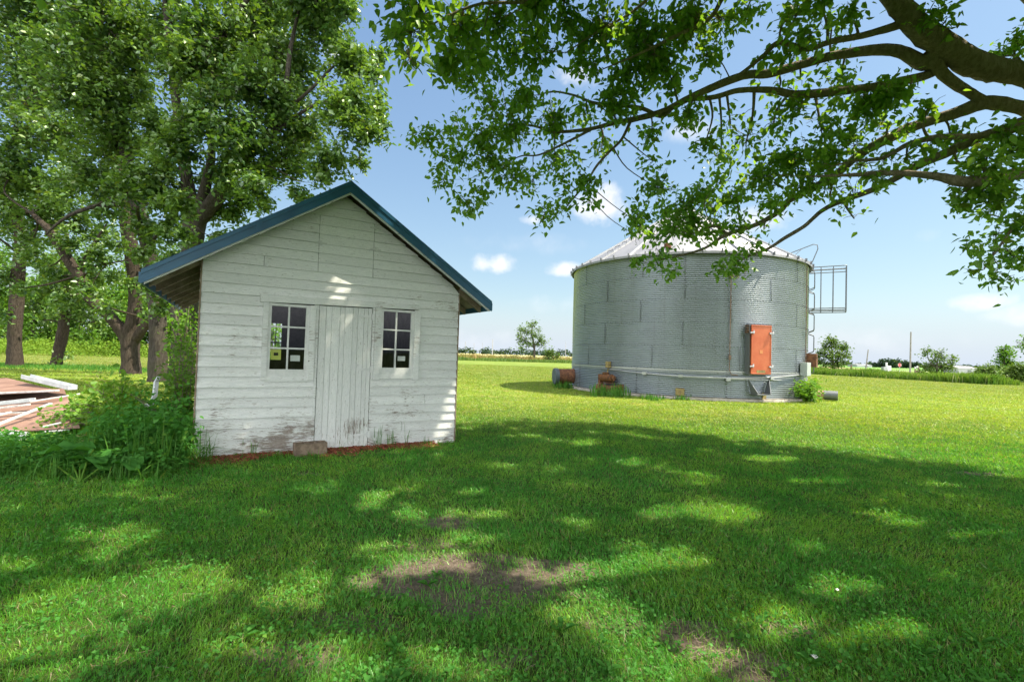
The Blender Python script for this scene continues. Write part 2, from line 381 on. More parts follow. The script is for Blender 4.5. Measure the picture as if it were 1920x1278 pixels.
class MB:
    """collects shapes for ONE mesh; off is subtracted from all points (the parent's place)"""
    def __init__(s, off=(0, 0, 0)): s.V = []; s.F = []; s.off = np.array(off, float)
    def add(s, V, F):
        b = len(s.V); s.V += [tuple(np.asarray(v, float) - s.off) for v in V]; s.F += [tuple(i + b for i in f) for f in F]
    def box(s, c, d, R=None):
        c = np.array(c, float); d = np.array(d, float) / 2
        P = np.array([[x, y, z] for x in (-1, 1) for y in (-1, 1) for z in (-1, 1)]) * d
        if R is not None: P = P @ np.array(R).T
        s.add(P + c, [(0, 1, 3, 2), (4, 6, 7, 5), (0, 4, 5, 1), (2, 3, 7, 6), (0, 2, 6, 4), (1, 5, 7, 3)])
    def bbox(s, a, b):
        a = np.array(a, float); b = np.array(b, float); s.box((a + b) / 2, b - a)
    def hexa(s, P):  # 8 points: bottom quad, top quad
        s.add(P, [(3, 2, 1, 0), (4, 5, 6, 7), (0, 1, 5, 4), (1, 2, 6, 5), (2, 3, 7, 6), (3, 0, 4, 7)])
    def tube(s, pts, r, n=8, caps=True):
        P = [Vector(p) for p in pts]; R = r if hasattr(r, '__len__') else [r] * len(P)
        V = []; F = []; up = None
        for i, p in enumerate(P):
            t = (P[min(i + 1, len(P) - 1)] - P[max(i - 1, 0)]).normalized()
            if up is None:
                up = Vector((0, 0, 1)) if abs(t.z) < .9 else Vector((1, 0, 0))
            a = (up - t * up.dot(t)); a = a.normalized() if a.length > 1e-6 else t.orthogonal().normalized()
            up = a; b = t.cross(a)
            for k in range(n):
                w = 2 * math.pi * k / n; V.append(p + (a * math.cos(w) + b * math.sin(w)) * R[i])
        for i in range(len(P) - 1):
            for k in range(n): F.append((i * n + k, i * n + (k + 1) % n, (i + 1) * n + (k + 1) % n, (i + 1) * n + k))
        if caps: F.append(tuple(range(n - 1, -1, -1))); F.append(tuple((len(P) - 1) * n + k for k in range(n)))
        s.add(V, F)
    def cyl(s, a, b, r, n=20): s.tube([a, b], r, n)
    def build(s, name, mat, parent=None, smooth=False, loc=None, bevel=0):
        me = bpy.data.meshes.new(name); me.from_pydata(s.V, [], s.F)
        if smooth: me.polygons.foreach_set('use_smooth', [True] * len(me.polygons))
        me.update(); o = link(name, me, mat, parent, loc)
        if bevel:
            md = o.modifiers.new('bevel', 'BEVEL'); md.width = bevel; md.segments = 2; md.limit_method = 'ANGLE'
        return o

def smooth_path(P, R, k=4):
    P = [np.array(p, float) for p in P]; R = list(R); out = []; ro = []
    for i in range(len(P) - 1):
        p0 = P[max(i - 1, 0)]; p1 = P[i]; p2 = P[i + 1]; p3 = P[min(i + 2, len(P) - 1)]
        for j in range(k):
            t = j / k
            out.append(.5 * ((2 * p1) + (-p0 + p2) * t + (2 * p0 - 5 * p1 + 4 * p2 - p3) * t * t + (-p0 + 3 * p1 - 3 * p2 + p3) * t ** 3))
            ro.append(R[i] * (1 - t) + R[i + 1] * t)
    out.append(P[-1]); ro.append(R[-1]); return np.array(out), np.array(ro)

class Skel:
    """bark geometry of one tree: tapered limbs with knobbly skin, gathered in one mesh"""
    def __init__(s, off): s.V = []; s.F = []; s.n = 0; s.off = np.array(off, float); s.pts = []; s.rad = []; s.side = []
    def limb(s, P, R, n=10, k=5, wob=.06, keep=True, jit=0.0):
        P, R = smooth_path(P, R, k)
        if jit: 
            J = rng.normal(0, jit, P.shape); J[0] = 0; P = P + J
        T = np.gradient(P, axis=0); T /= np.linalg.norm(T, axis=1)[:, None] + 1e-9
        up = np.array([0, 0, 1.]) if abs(T[0][2]) < .9 else np.array([1., 0, 0])
        V = []
        ph = rng.uniform(0, 6, 3)
        w = 2 * np.pi * np.arange(n) / n
        for i in range(len(P)):
            a = up - T[i] * (up @ T[i]); a /= np.linalg.norm(a) + 1e-9; up = a; b = np.cross(T[i], a)
            rr = R[i] * (1 + wob * np.sin(2 * w + ph[0] + i * .35) + wob * .8 * np.sin(3 * w + ph[1] - i * .5) + rng.normal(0, wob * .5, n))
            V.append(P[i] + (np.cos(w) * rr)[:, None] * a + (np.sin(w) * rr)[:, None] * b)
        V = np.concatenate(V); m = len(P)
        i0 = np.arange(m - 1)[:, None] * n; kk = np.arange(n)[None]; k2 = (kk + 1) % n
        F = np.stack([i0 + kk, i0 + k2, i0 + n + k2, i0 + n + kk], -1).reshape(-1, 4) + s.n
        s.V.append(V); s.F.append(F); s.n += len(V)
        if keep: s.pts.append(P); s.rad.append(R)
        return P
    def nearest(s, q):
        A = np.concatenate(s.pts); d = ((A - q) ** 2).sum(1); i = d.argmin(); return A[i], np.concatenate(s.rad)[i], math.sqrt(d[i])
    def build(s, name, mat, parent):
        me = np_mesh(name, np.concatenate(s.V) - s.off, np.concatenate(s.F), True); return link(name, me, mat, parent)

def twigs(pairs, r0, r1, off, sag=.0, nseg=3):
    """pairs: list of (a,b): thin three-sided twigs"""
    if not len(pairs): return np.zeros((0, 3)), np.zeros((0, 4), int)
    A = np.array([p[0] for p in pairs]); B = np.array([p[1] for p in pairs]); N = len(A)
    t = np.linspace(0, 1, nseg + 1)
    D = B - A; Ln = np.linalg.norm(D, axis=1)[:, None] + 1e-6
    U = np.cross(D, [0, 0, 1.]); U /= np.linalg.norm(U, axis=1)[:, None] + 1e-6; Wv = np.cross(D / Ln, U)
    j = rng.normal(0, .07, (N, nseg + 1, 2)); j[:, 0] = 0; j[:, -1] = 0
    pts = A[:, None] + D[:, None] * t[None, :, None] + (U[:, None] * j[..., :1] + Wv[:, None] * j[..., 1:]) * Ln[:, None]
    pts[..., 2] += (sag * np.sin(t * np.pi))[None] * Ln
    r = (r0 * (1 - t) + r1 * t)
    V = []
    for k in range(3):
        w = 2 * np.pi * k / 3
        V.append(pts + (U * math.cos(w) + Wv * math.sin(w))[:, None] * r[None, :, None])
    V = np.stack(V, 2).reshape(-1, 3) - off
    base = (np.arange(N) * (nseg + 1) * 3)[:, None, None] + (np.arange(nseg) * 3)[None, :, None]
    k = np.arange(3)[None, None]; k2 = (k + 1) % 3
    F = np.stack([base + k, base + k2, base + 3 + k2, base + 3 + k], -1).reshape(-1, 4)
    return V, F

def leaf_mesh(C, size, off, droop=.5, wide=.62, six=False):
    """one small folded leaf per point of C"""
    N = len(C)
    if hasattr(size, '__len__'): size = np.asarray(size)[:, None]
    a = rng.normal(0, 1, (N, 3)); a[:, 2] = a[:, 2] * .5 - droop; a /= np.linalg.norm(a, axis=1)[:, None]
    up = rng.normal(0, .55, (N, 3)); up[:, 2] += 1.0
    sd_ = np.cross(a, up); sd_ /= np.linalg.norm(sd_, axis=1)[:, None] + 1e-6
    nn = np.cross(sd_, a)
    s = size * rng.uniform(.6, 1.25, N)[:, None]
    w = s * wide * rng.uniform(.8, 1.2, (N, 1))
    P0 = C; T = C + a * s - nn * s * .12
    if six:
        V = np.stack([P0, C + a * s * .28 + sd_ * w * .46 + nn * s * .05, C + a * s * .62 + sd_ * w * .34, T, C + a * s * .62 - sd_ * w * .34, C + a * s * .28 - sd_ * w * .46 + nn * s * .05], 1)
        i = np.arange(N)[:, None] * 6
        F = np.concatenate([i + np.array([[0, 1, 2, 3]]), i + np.array([[0, 3, 4, 5]])])
        return V.reshape(-1, 3) - off, F
    V = np.stack([P0, C + a * s * .42 + sd_ * w * .5 + nn * s * .08, T, C + a * s * .42 - sd_ * w * .5 + nn * s * .08], 1)
    i = np.arange(N)[:, None] * 4
    F = np.concatenate([i + np.array([[0, 1, 2]]), i + np.array([[0, 2, 3]])])
    return V.reshape(-1, 3) - off, F

# ------------------------------------------------------------------ ground
def build_ground():
    xs = np.concatenate([np.linspace(-5000, -60, 12), np.linspace(-50, 50, 51), np.linspace(60, 5000, 12)])
    ys = np.concatenate([[-200, -40], np.linspace(-10, 90, 51), np.linspace(100, 6000, 14)])
    X, Y = np.meshgrid(xs, ys); V = np.stack([X, Y, np.zeros_like(X)], -1).reshape(-1, 3)
    nx = len(xs); i = np.arange(len(ys) - 1)[:, None] * nx + np.arange(nx - 1)[None]
    F = np.stack([i, i + 1, i + nx + 1, i + nx], -1).reshape(-1, 4)
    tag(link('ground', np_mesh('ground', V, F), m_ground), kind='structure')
    def sheet(name, pts, z, mat):
        me = bpy.data.meshes.new(name); me.from_pydata([(x, y, z) for x, y in pts], [], [tuple(range(len(pts)))]); me.update()
        tag(link(name, me, mat), kind='structure')
    m_tan = mat_simple('dry_stubble', (.36, .28, .14), (.27, .27, .10), .02, .95, bump=0)
    m_crop = mat_simple('young_crop', (.10, .22, .03), (.13, .25, .04), .02, .95, bump=0)
    m_road = mat_simple('gravel_road', (.42, .38, .32), (.34, .31, .27), .3, .95, bump=0)
    m_mown = mat_simple('dry_mown_hay', (.27, .24, .12), (.16, .20, .05), .5, .95, bump=.3, bscale=6, lo=.38, hi=.62)
    sheet('stubble_field', [(-700, 168), (130, 168), (800, 1600), (-2600, 1600)], .004, m_tan)
    sheet('crop_field', [(139, 168), (900, 168), (4000, 1700), (830, 1700)], .004, m_crop)
    sheet('hay_field', [(-60, 27.5), (-11, 25.5), (-14, 40), (-22, 58), (-90, 60)], .004, m_mown)
    sheet('gravel_road', [(-900, 156), (900, 146), (900, 153), (-900, 164)], .008, m_road)
build_ground()

# ------------------------------------------------------------------ shed
SA = gnd(362, 862)[:2]; SB = gnd(850, 828)[:2]
SW = float(np.hypot(*(SB - SA))); SANG = math.atan2(SB[1] - SA[1], SB[0] - SA[0]); SDEP = 4.3
s_w = (SB - SA) / SW; s_n = np.array([s_w[1], -s_w[0]])
APX, APZ, SLP = 1.68, 3.58, .66           # underside of roof at the ridge, slope
def roofz(x): return APZ - SLP * abs(x - APX)
def to_shed(P):  # world xy -> shed local
    d = np.asarray(P)[..., :2] - SA; return np.stack([d @ s_w, -(d @ s_n)], -1)

def build_shed():
    root = empty('shed', (SA[0], SA[1], 0), SANG, 'small weathered white wooden shed with blue metal roof edge and plank door', 'shed')
    # --- wall: lapped boards over a plain skin, openings cut out
    mb = MB()
    E = .132
    wins = [(.69, 1.345, .983, 2.05), (2.14, 2.82, .983, 2.05)]
    door = (1.345, 2.14, -1, 2.05)
    hatch = (1.335, 2.09, 2.52, 3.22)
    joints = [(.674, 2.42, 2.56), (2.95, .6, .75), (.35, 1.9, 2.0), (2.6, .2, .3)]
    z = -.035; k = 0
    while z < APZ:
        z1 = min(z + E, APZ - .001)
        f0 = lambda zz: max(0.0, APX - (APZ - zz) / SLP + .002); g0 = lambda zz: min(SW, APX + (APZ - zz) / SLP - .002)
        holes = []
        for (a, b, c, d) in wins: 
            if z1 > c + .06 and z < d - .02: holes.append((a + .03, b - .03))
        if z < door[3] - .02: holes.append((door[0] + .03, door[1] - .03))
        zc = (z + z1) / 2
        if hatch[2] < zc < hatch[3]: holes.append((hatch[0], hatch[1]))
        for (jx, ja, jb) in joints:
            if ja <= zc <= jb: holes.append((jx - .0025, jx + .0025))
        holes.sort(); segs = []; x = None; cur = -1e9
        edges = [(-9, -9)] + holes + [(9, 9)]
        for i in range(len(edges) - 1):
            a = edges[i][1]; b = edges[i + 1][0]
            if b > a: segs.append((a, b))
        for (a, b) in segs:
            aL, aH = max(a, f0(z)), max(a, f0(z1)); bL, bH = min(b, g0(z)), min(b, g0(z1))
            if bL - aL < .02: continue
            if bH < aH: aH = bH = (aH + bH) / 2
            ns = max(1, int((bL - aL) / .45))
            dz = [random.uniform(-.004, .004) for _ in range(ns + 1)]; dy = [random.uniform(-.005, .004) for _ in range(ns + 1)]
            V = []; F = []
            for i in range(ns + 1):
                t = i / ns; xl = aL + (bL - aL) * t; xh = aH + (bH - aH) * t
                V += [(xl, -.002, z + dz[i]), (xl, -.031 + dy[i], z + dz[i]), (xl, -.029 + dy[i], z + .010 + dz[i]), (xh, -.006, z1 + .004)]
            for i in range(ns):
                for q in range(3): F.append((i * 4 + q, (i + 1) * 4 + q, (i + 1) * 4 + q + 1, i * 4 + q + 1))
            F.append((0, 1, 2, 3)); F.append((ns * 4 + 3, ns * 4 + 2, ns * 4 + 1, ns * 4))
            mb.add(V, F)
        z += E; k += 1
    # side walls of the same boards (right side faces the sun)
    for (x0, sgn) in ((0, -1), (SW, 1)):
        z = -.035
        top = roofz(x0)
        while z < top - .02:
            z1 = min(z + E, top)
            mb.add([(x0 + sgn * .002, 0, z), (x0 + sgn * .024, 0, z), (x0 + sgn * .008, 0, z1 + .003), (x0 + sgn * .002, SDEP, z), (x0 + sgn * .024, SDEP, z), (x0 + sgn * .008, SDEP, z1 + .003)],
                   [(0, 1, 4, 3), (1, 2, 5, 4), (0, 2, 1), (3, 4, 5)])
            z += E
    wall = mb.build('wall', m_paint, root)
    # --- skin behind boards
    sk = MB()
    def plate(xa, xb, za, zb, y, th=.05):
        zb0, zb1 = min(zb, roofz(xa)), min(zb, roofz(xb))
        sk.hexa([(xa, y, za), (xb, y, za), (xb, y + th, za), (xa, y + th, za), (xa, y, zb0), (xb, y, zb1), (xb, y + th, zb1), (xa, y + th, zb0)])
    B = .03
    plate(0, .72, B, 9, 0); plate(.72, 1.32, B, 1.01, 0); plate(.72, 1.32, 2.07, 9, 0); plate(1.32, 1.375, B, 9, 0)
    plate(1.375, APX, 2.05, 9, 0); plate(APX, 2.115, 2.05, 9, 0); plate(2.115, 2.17, B, 9, 0)
    plate(2.17, 2.79, B, 1.01, 0); plate(2.17, 2.79, 2.07, 9, 0); plate(2.79, SW, B, 9, 0)
    # back wall with a window opening
    y = SDEP - .05
    plate(0, 1.04, B, 9, y); plate(1.04, 1.26, B, 1.14, y); plate(1.04, 1.26, 1.92, 9, y); plate(1.26, APX, B, 9, y); plate(APX, SW, B, 9, y)
    sk.bbox((0, .05, B), (.04, SDEP - .05, roofz(0))); sk.bbox((SW - .04, .05, B), (SW, SDEP - .05, roofz(SW)))
    sk.bbox((.04, .05, .04), (SW - .04, SDEP - .05, .10))
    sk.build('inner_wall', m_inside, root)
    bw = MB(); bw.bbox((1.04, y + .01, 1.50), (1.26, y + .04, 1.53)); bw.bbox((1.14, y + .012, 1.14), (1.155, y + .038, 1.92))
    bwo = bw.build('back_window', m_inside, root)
    # corner boards, thin dark edge
    cb = MB()
    cb.bbox((-.018, -.03, -.03), (-.002, .05, roofz(0) - .005)); cb.build('corner_board', m_rafter, root)
    cb = MB(); cb.bbox((SW + .002, -.03, .0), (SW + .018, .05, roofz(SW) - .005)); cb.build('corner_board', m_rafter, root)
    # --- loft hatch
    hb = MB(); z = 2.52 + .003
    z = -.035
    while z < 3.2:
        zc = z + E / 2
        if hatch[2] < zc < hatch[3]:
            z1 = z + E; a, b = hatch[0] + .005, hatch[1] - .005
            aH, bH = a, min(b, APX + (APZ - z1) / SLP - .004); a2 = max(a, APX - (APZ - z1) / SLP + .004)
            hb.add([(max(a, APX - (APZ - z) / SLP), -.002, z), (max(a, APX - (APZ - z) / SLP), -.023, z), (a2, -.009, z1 + .002), (min(b, APX + (APZ - z) / SLP), -.002, z), (min(b, APX + (APZ - z) / SLP), -.023, z), (bH, -.009, z1 + .002)],
                   [(0, 1, 4, 3), (1, 2, 5, 4), (0, 2, 1), (3, 4, 5)])
        z += E
    ho = hb.build('loft_hatch', m_paint, root)
    for (hx, hz) in ((1.363, 2.876), (2.10, 3.20), (2.115, 2.885)):
        h = MB(); h.bbox((hx - .075, -.036, hz - .012), (hx + .075, -.026, hz + .012)); h.bbox((hx - .012, -.040, hz - .03), (hx + .012, -.028, hz + .03))
        h.build('hinge', m_sash, ho)
    # --- windows: casing, sash, glass
    def window(x0, x1, zb, zt, cas, pane, rails, mull):
        c = MB()
        for (a, b) in cas: c.bbox((a, -.052, .983 - .0), (b, -.020, 2.0 + (a > 2) * .045))
        wobj = c.build('window', m_trim, root, bevel=.003)
        sash = MB(); px0, px1, pz0, pz1 = pane; yf, yb = -.034, .01
        sash.bbox((x0, yf, zb), (px0, yb, zt)); sash.bbox((px1, yf, zb), (x1, yb, zt))
        sash.bbox((px0, yf, zb), (px1, yb, pz0)); sash.bbox((px0, yf, pz1), (px1, yb, zt))
        sash.bbox((mull - .011, yf + .006, pz0), (mull + .011, yb - .004, pz1))
        for r in rails: sash.bbox((px0, yf + .004, r - .011), (px1, yb - .006, r + .011))
        sash.build('sash', m_sash, wobj, bevel=.002)
        xs = [px0, mull - .011, mull + .011, px1]; zs = [pz0, rails[1] - .011, rails[1] + .011, rails[0] - .011, rails[0] + .011, pz1]
        g = MB(); g.add([(px0 - .004, -.012, pz0 - .004), (px1 + .004, -.012, pz0 - .004), (px1 + .004, -.012, pz1 + .004), (px0 - .004, -.012, pz1 + .004)], [(0, 1, 2, 3)]); g.build('glass', m_glass, wobj)
        return wobj
    window(.748, 1.262, 1.034, 1.998, [(.688, .755), (1.258, 1.335)], (.79, 1.21, 1.125, 1.962), (1.69, 1.405), 1.00)
    window(2.222, 2.745, 1.07, 2.03, [(2.140, 2.232), (2.735, 2.822)], (2.268, 2.685, 1.165, 1.995), (1.725, 1.437), 2.462)
    si = MB(); si.bbox((.74, -.040, .962), (1.27, -.018, 1.034)); si.build('window_sill', m_trim, root); si = MB(); si.bbox((2.215, -.040, 1.00), (2.75, -.018, 1.07)); si.build('window_sill', m_trim, root)
    # header board over both windows and the door
    hd = MB(); hd.hexa([(.645, -.056, 2.0), (2.80, -.056, 2.05), (2.80, -.018, 2.05), (.645, -.018, 2.0), (.645, -.056, 2.105), (2.80, -.056, 2.13), (2.80, -.018, 2.13), (.645, -.018, 2.105)])
    hd.build('header_board', m_trim, root, bevel=.003)
    # jamb strips
    jb = MB(); jb.bbox((1.340, -.030, .05), (1.372, .02, 2.02)); jb.bbox((2.108, -.034, 1.0), (2.136, .02, 2.04)); jb.bbox((2.108, -.020, .05), (2.130, .02, .995)); jb.build('door_jamb', m_trim, root)
    # --- door of planks
    dm = MB(); xs = [1.380, 1.47, 1.545, 1.655, 1.72, 1.83, 1.90, 1.985, 2.045, 2.102]
    for i in range(len(xs) - 1):
        y = -.022 + random.uniform(-.002, .002); zt = 2.008 + (xs[i] - 1.38) * .02
        dm.bbox((xs[i] + .0015, y, .035 + random.uniform(0, .012)), (xs[i + 1] - .0015, y + .025, zt))
        # shallow bead down the middle of wide planks
    do = dm.build('door', m_paint_v, root, bevel=.003)
    for hz in (1.897, 1.135, .20):
        h = MB(); h.hexa([(1.90, -.032, hz - .010), (2.085, -.032, hz - .022), (2.085, -.025, hz - .022), (1.90, -.025, hz - .010), (1.90, -.032, hz + .010), (2.085, -.032, hz + .022), (2.085, -.025, hz + .022), (1.90, -.025, hz + .010)])
        h.cyl((2.098, -.034, hz - .045), (2.098, -.034, hz + .045), .010, 8)
        h.bbox((2.105, -.042, hz - .05), (2.135, -.036, hz + .05)); h.build('hinge', m_sash, do)
    # --- roof: sheets, trim, soffit, rafters
    OV, SD = .27, .565; TH = .05
    xl, xr = APX - 2.24, APX + 2.23
    def rz(x, o=0): return roofz(x) + o
    rf = MB()
    def slab(x0, x1, y0, y1, lo, hi, m=rf):
        m.hexa([(x0, y0, rz(x0, lo)), (x1, y0, rz(x1, lo)), (x1, y1, rz(x1, lo)), (x0, y1, rz(x0, lo)), (x0, y0, rz(x0, hi)), (x1, y0, rz(x1, hi)), (x1, y1, rz(x1, hi)), (x0, y1, rz(x0, hi))])
    slab(xl, APX, -OV + .02, SDEP + .25, .105, .13); slab(APX, xr, -OV + .02, SDEP + .25, .105, .13)
    rc = MB(); rc.hexa([(APX - .12, -OV + .015, rz(APX - .12, .135)), (APX + .12, -OV + .015, rz(APX + .12, .135)), (APX + .12, SDEP + .25, rz(APX + .12, .135)), (APX - .12, SDEP + .25, rz(APX - .12, .135)),
             (APX - .01, -OV + .015, rz(APX, .155)), (APX + .01, -OV + .015, rz(APX, .155)), (APX + .01, SDEP + .25, rz(APX, .155)), (APX - .01, SDEP + .25, rz(APX, .155))])
    # standing ribs of the metal roof
    for i in range(1, 20):
        yy = -OV + .23 * i
        for (a, b) in ((xl, APX), (APX, xr)): slab(a, b, yy, yy + .03, .13, .145)
    roof = rf.build('roof', m_bluesheet, root)
    rc.build('ridge_cap', m_blue, roof)
    tr = MB()
    for (a, b) in ((xl - .01, APX), (APX, xr + .01)):
        slab(a, b, -OV - .012, -OV + .0, .0, .138, tr)      # rake trim face, two stepped folds
        slab(a, b, -OV - .022, -OV - .012, .10, .152, tr)
        slab(a, b, -OV - .018, -OV - .012, -.008, .012, tr)
        slab(a, b, -OV - .022, -OV + .07, .146, .155, tr)
    tr.bbox((xl - .03, -OV, rz(xl, .0)), (xl - .012, SDEP + .25, rz(xl, .12))); tr.bbox((xr + .012, -OV, rz(xr, .0)), (xr + .03, SDEP + .25, rz(xr, .12)))
    tr.build('rake_trim', m_blue, roof)
    for (a, b) in ((APX - 1.12, APX - 1.06), (APX + 1.05, APX + 1.11)):
        tj = MB(); slab(a, b, -OV - .026, -OV - .0125, -.004, .154, tj); tj.build('trim_joint', m_blue, roof)
    # wooden rake board behind trim and lookout soffit
    fb = MB()
    for (a, b) in ((xl + .02, APX), (APX, xr - .02)): slab(a, b, -OV + .002, -OV + .028, -.03, .07, fb)
    fb.build('rake_board', m_trim, roof)
    sh = MB()
    for (a, b) in ((xl, APX), (APX, xr)):
        n = 14
        for i in range(n):
            p = a + (b - a) * i / n; q = a + (b - a) * (i + 1) / n - .012 * (1 if b > a else -1)
            slab(p, q, -OV + .03, SDEP + .2, .075 + .001 * (i % 2), .10, sh)
    sh.build('roof_boards', m_rafter, roof)
    for i in range(8):
        yy = .03 + i * .60
        for (a, b) in ((xl + .03, -.03), (SW + .03, xr - .03)):
            r = MB(); slab(a, b, yy, yy + .045, -.035, .072, r); r.build('rafter', m_rafter, roof)
    sf = MB()  # short painted lookout under each front corner
    slab(xl + .05, -.03, -OV + .03, -.0, .06, .072, sf); sf.build('soffit', m_trim, roof); sf = MB(); slab(SW + .03, xr - .05, -OV + .03, -.0, .06, .072, sf); sf.build('soffit', m_trim, roof)
    return root
shed = build_shed()

def shed_pt(x, y, z=0): return np.array([SA[0] + s_w[0] * x - s_n[0] * y, SA[1] + s_w[1] * x - s_n[1] * y, z])
def on_shed(name, x0, x1, z0, z1, y, label, cat, mat, group=None):
    m = MB(); m.bbox((0, -.001, 0), (x1 - x0, .001, z1 - z0))
    o = m.build(name, mat); o.location = tuple(shed_pt(x0, y, z0)); o.rotation_euler = (0, 0, SANG); tag(o, label, cat, group); return o
on_shed('paper_sheet', 1.04, 1.16, 1.235, 1.315, .012, 'white paper card behind the glass of the left shed window', 'paper', m_paper)
on_shed('paper_sheet', 2.51, 2.625, 1.27, 1.34, .012, 'white paper card behind the glass of the right shed window', 'paper', m_paper)

yc = on_shed('grass_glimpse', .805, .925, 1.25, 1.385, .012, 'yellow patch with a dark centre, standing in for sunlit grass seen through the lowest left pane of the shed', 'card', mat_simple('sunlit_grass_patch', (.55, .60, .12), (.62, .62, .16), 9, .8, bump=0))  # added patch coloured as the sunlit grass beyond the back window
_m = MB(); _m.bbox((.032, -.006, .055), (.085, -.003, .095)); _m.build('dark_centre', m_dark, yc)
# cinder block at the door
def block():
    p = gnd(581, 852); r = empty('concrete_block', (p[0], p[1], 0), SANG + .04, 'grey brown hollow concrete block lying by the shed door', 'block')
    m = MB(); L, Wd, Hh = .40, .19, .165; t = .032
    m.bbox((-L / 2, -Wd / 2, 0), (L / 2, -Wd / 2 + t, Hh)); m.bbox((-L / 2, Wd / 2 - t, 0), (L / 2, Wd / 2, Hh))
    for x in (-L / 2 + t / 2, -L / 6, L / 6, L / 2 - t / 2): m.bbox((x - t / 2, -Wd / 2 + t, 0.0005), (x + t / 2, Wd / 2 - t, Hh - .0005))
    m.bbox((-L / 2 + t, -Wd / 2 + t, .001), (L / 2 - t, Wd / 2 - t, .02))
    m.build('body', m_block, r, bevel=.006)
block()
def brick():
    p = shed_pt(1.20, -.07); m = MB(); m.box((0, 0, .05), (.09, .19, .10), Matrix.Rotation(.3, 3, 'Z')); o = m.build('brick', m_mulch, bevel=.008)
    o.location = tuple(p); tag(o, 'small red brick piece against the shed wall beside the concrete block', 'brick')
brick()

def mulch():
    N = 5200
    x = rng.uniform(-.25, 3.15, N)
    x = np.where(np.sin(x * 5.3) + .6 * np.sin(x * 11) > -.55, x, rng.uniform(.2, 3.0, N)); y = -np.abs(rng.normal(0, .15, N)) * (.55 + .75 * np.sin(x * 2.3 + 1) ** 2)
    y = np.maximum(y, -.46); th = rng.uniform(0, 6.28, N); L = rng.uniform(.015, .06, N); w = rng.uniform(.006, .014, N)
    c = SA + np.outer(x, s_w) + np.outer(-y, s_n)
    z = rng.uniform(.008, .045, N) * (1 + y / .6)
    d = np.stack([np.cos(th), np.sin(th), rng.normal(0, .25, N)], 1); e = np.stack([-np.sin(th), np.cos(th), rng.normal(0, .3, N)], 1)
    C = np.concatenate([c, z[:, None]], 1); a = d * L[:, None] / 2; b = e * w[:, None] / 2; h = np.array([0, 0, .004])
    V = np.stack([C - a - b, C + a - b, C + a + b, C - a + b, C - a - b + h, C + a - b + h, C + a + b + h, C - a + b + h], 1).reshape(-1, 3)
    i = np.arange(N)[:, None] * 8
    F = np.concatenate([i + np.array([f]) for f in ((0, 3, 2, 1), (4, 5, 6, 7), (0, 1, 5, 4), (1, 2, 6, 5), (2, 3, 7, 6), (3, 0, 4, 7))])
    tag(link('mulch', np_mesh('mulch', V, F), m_mulch), 'red wood chip mulch strewn along the foot of the shed wall', 'mulch', kind='stuff')
mulch()

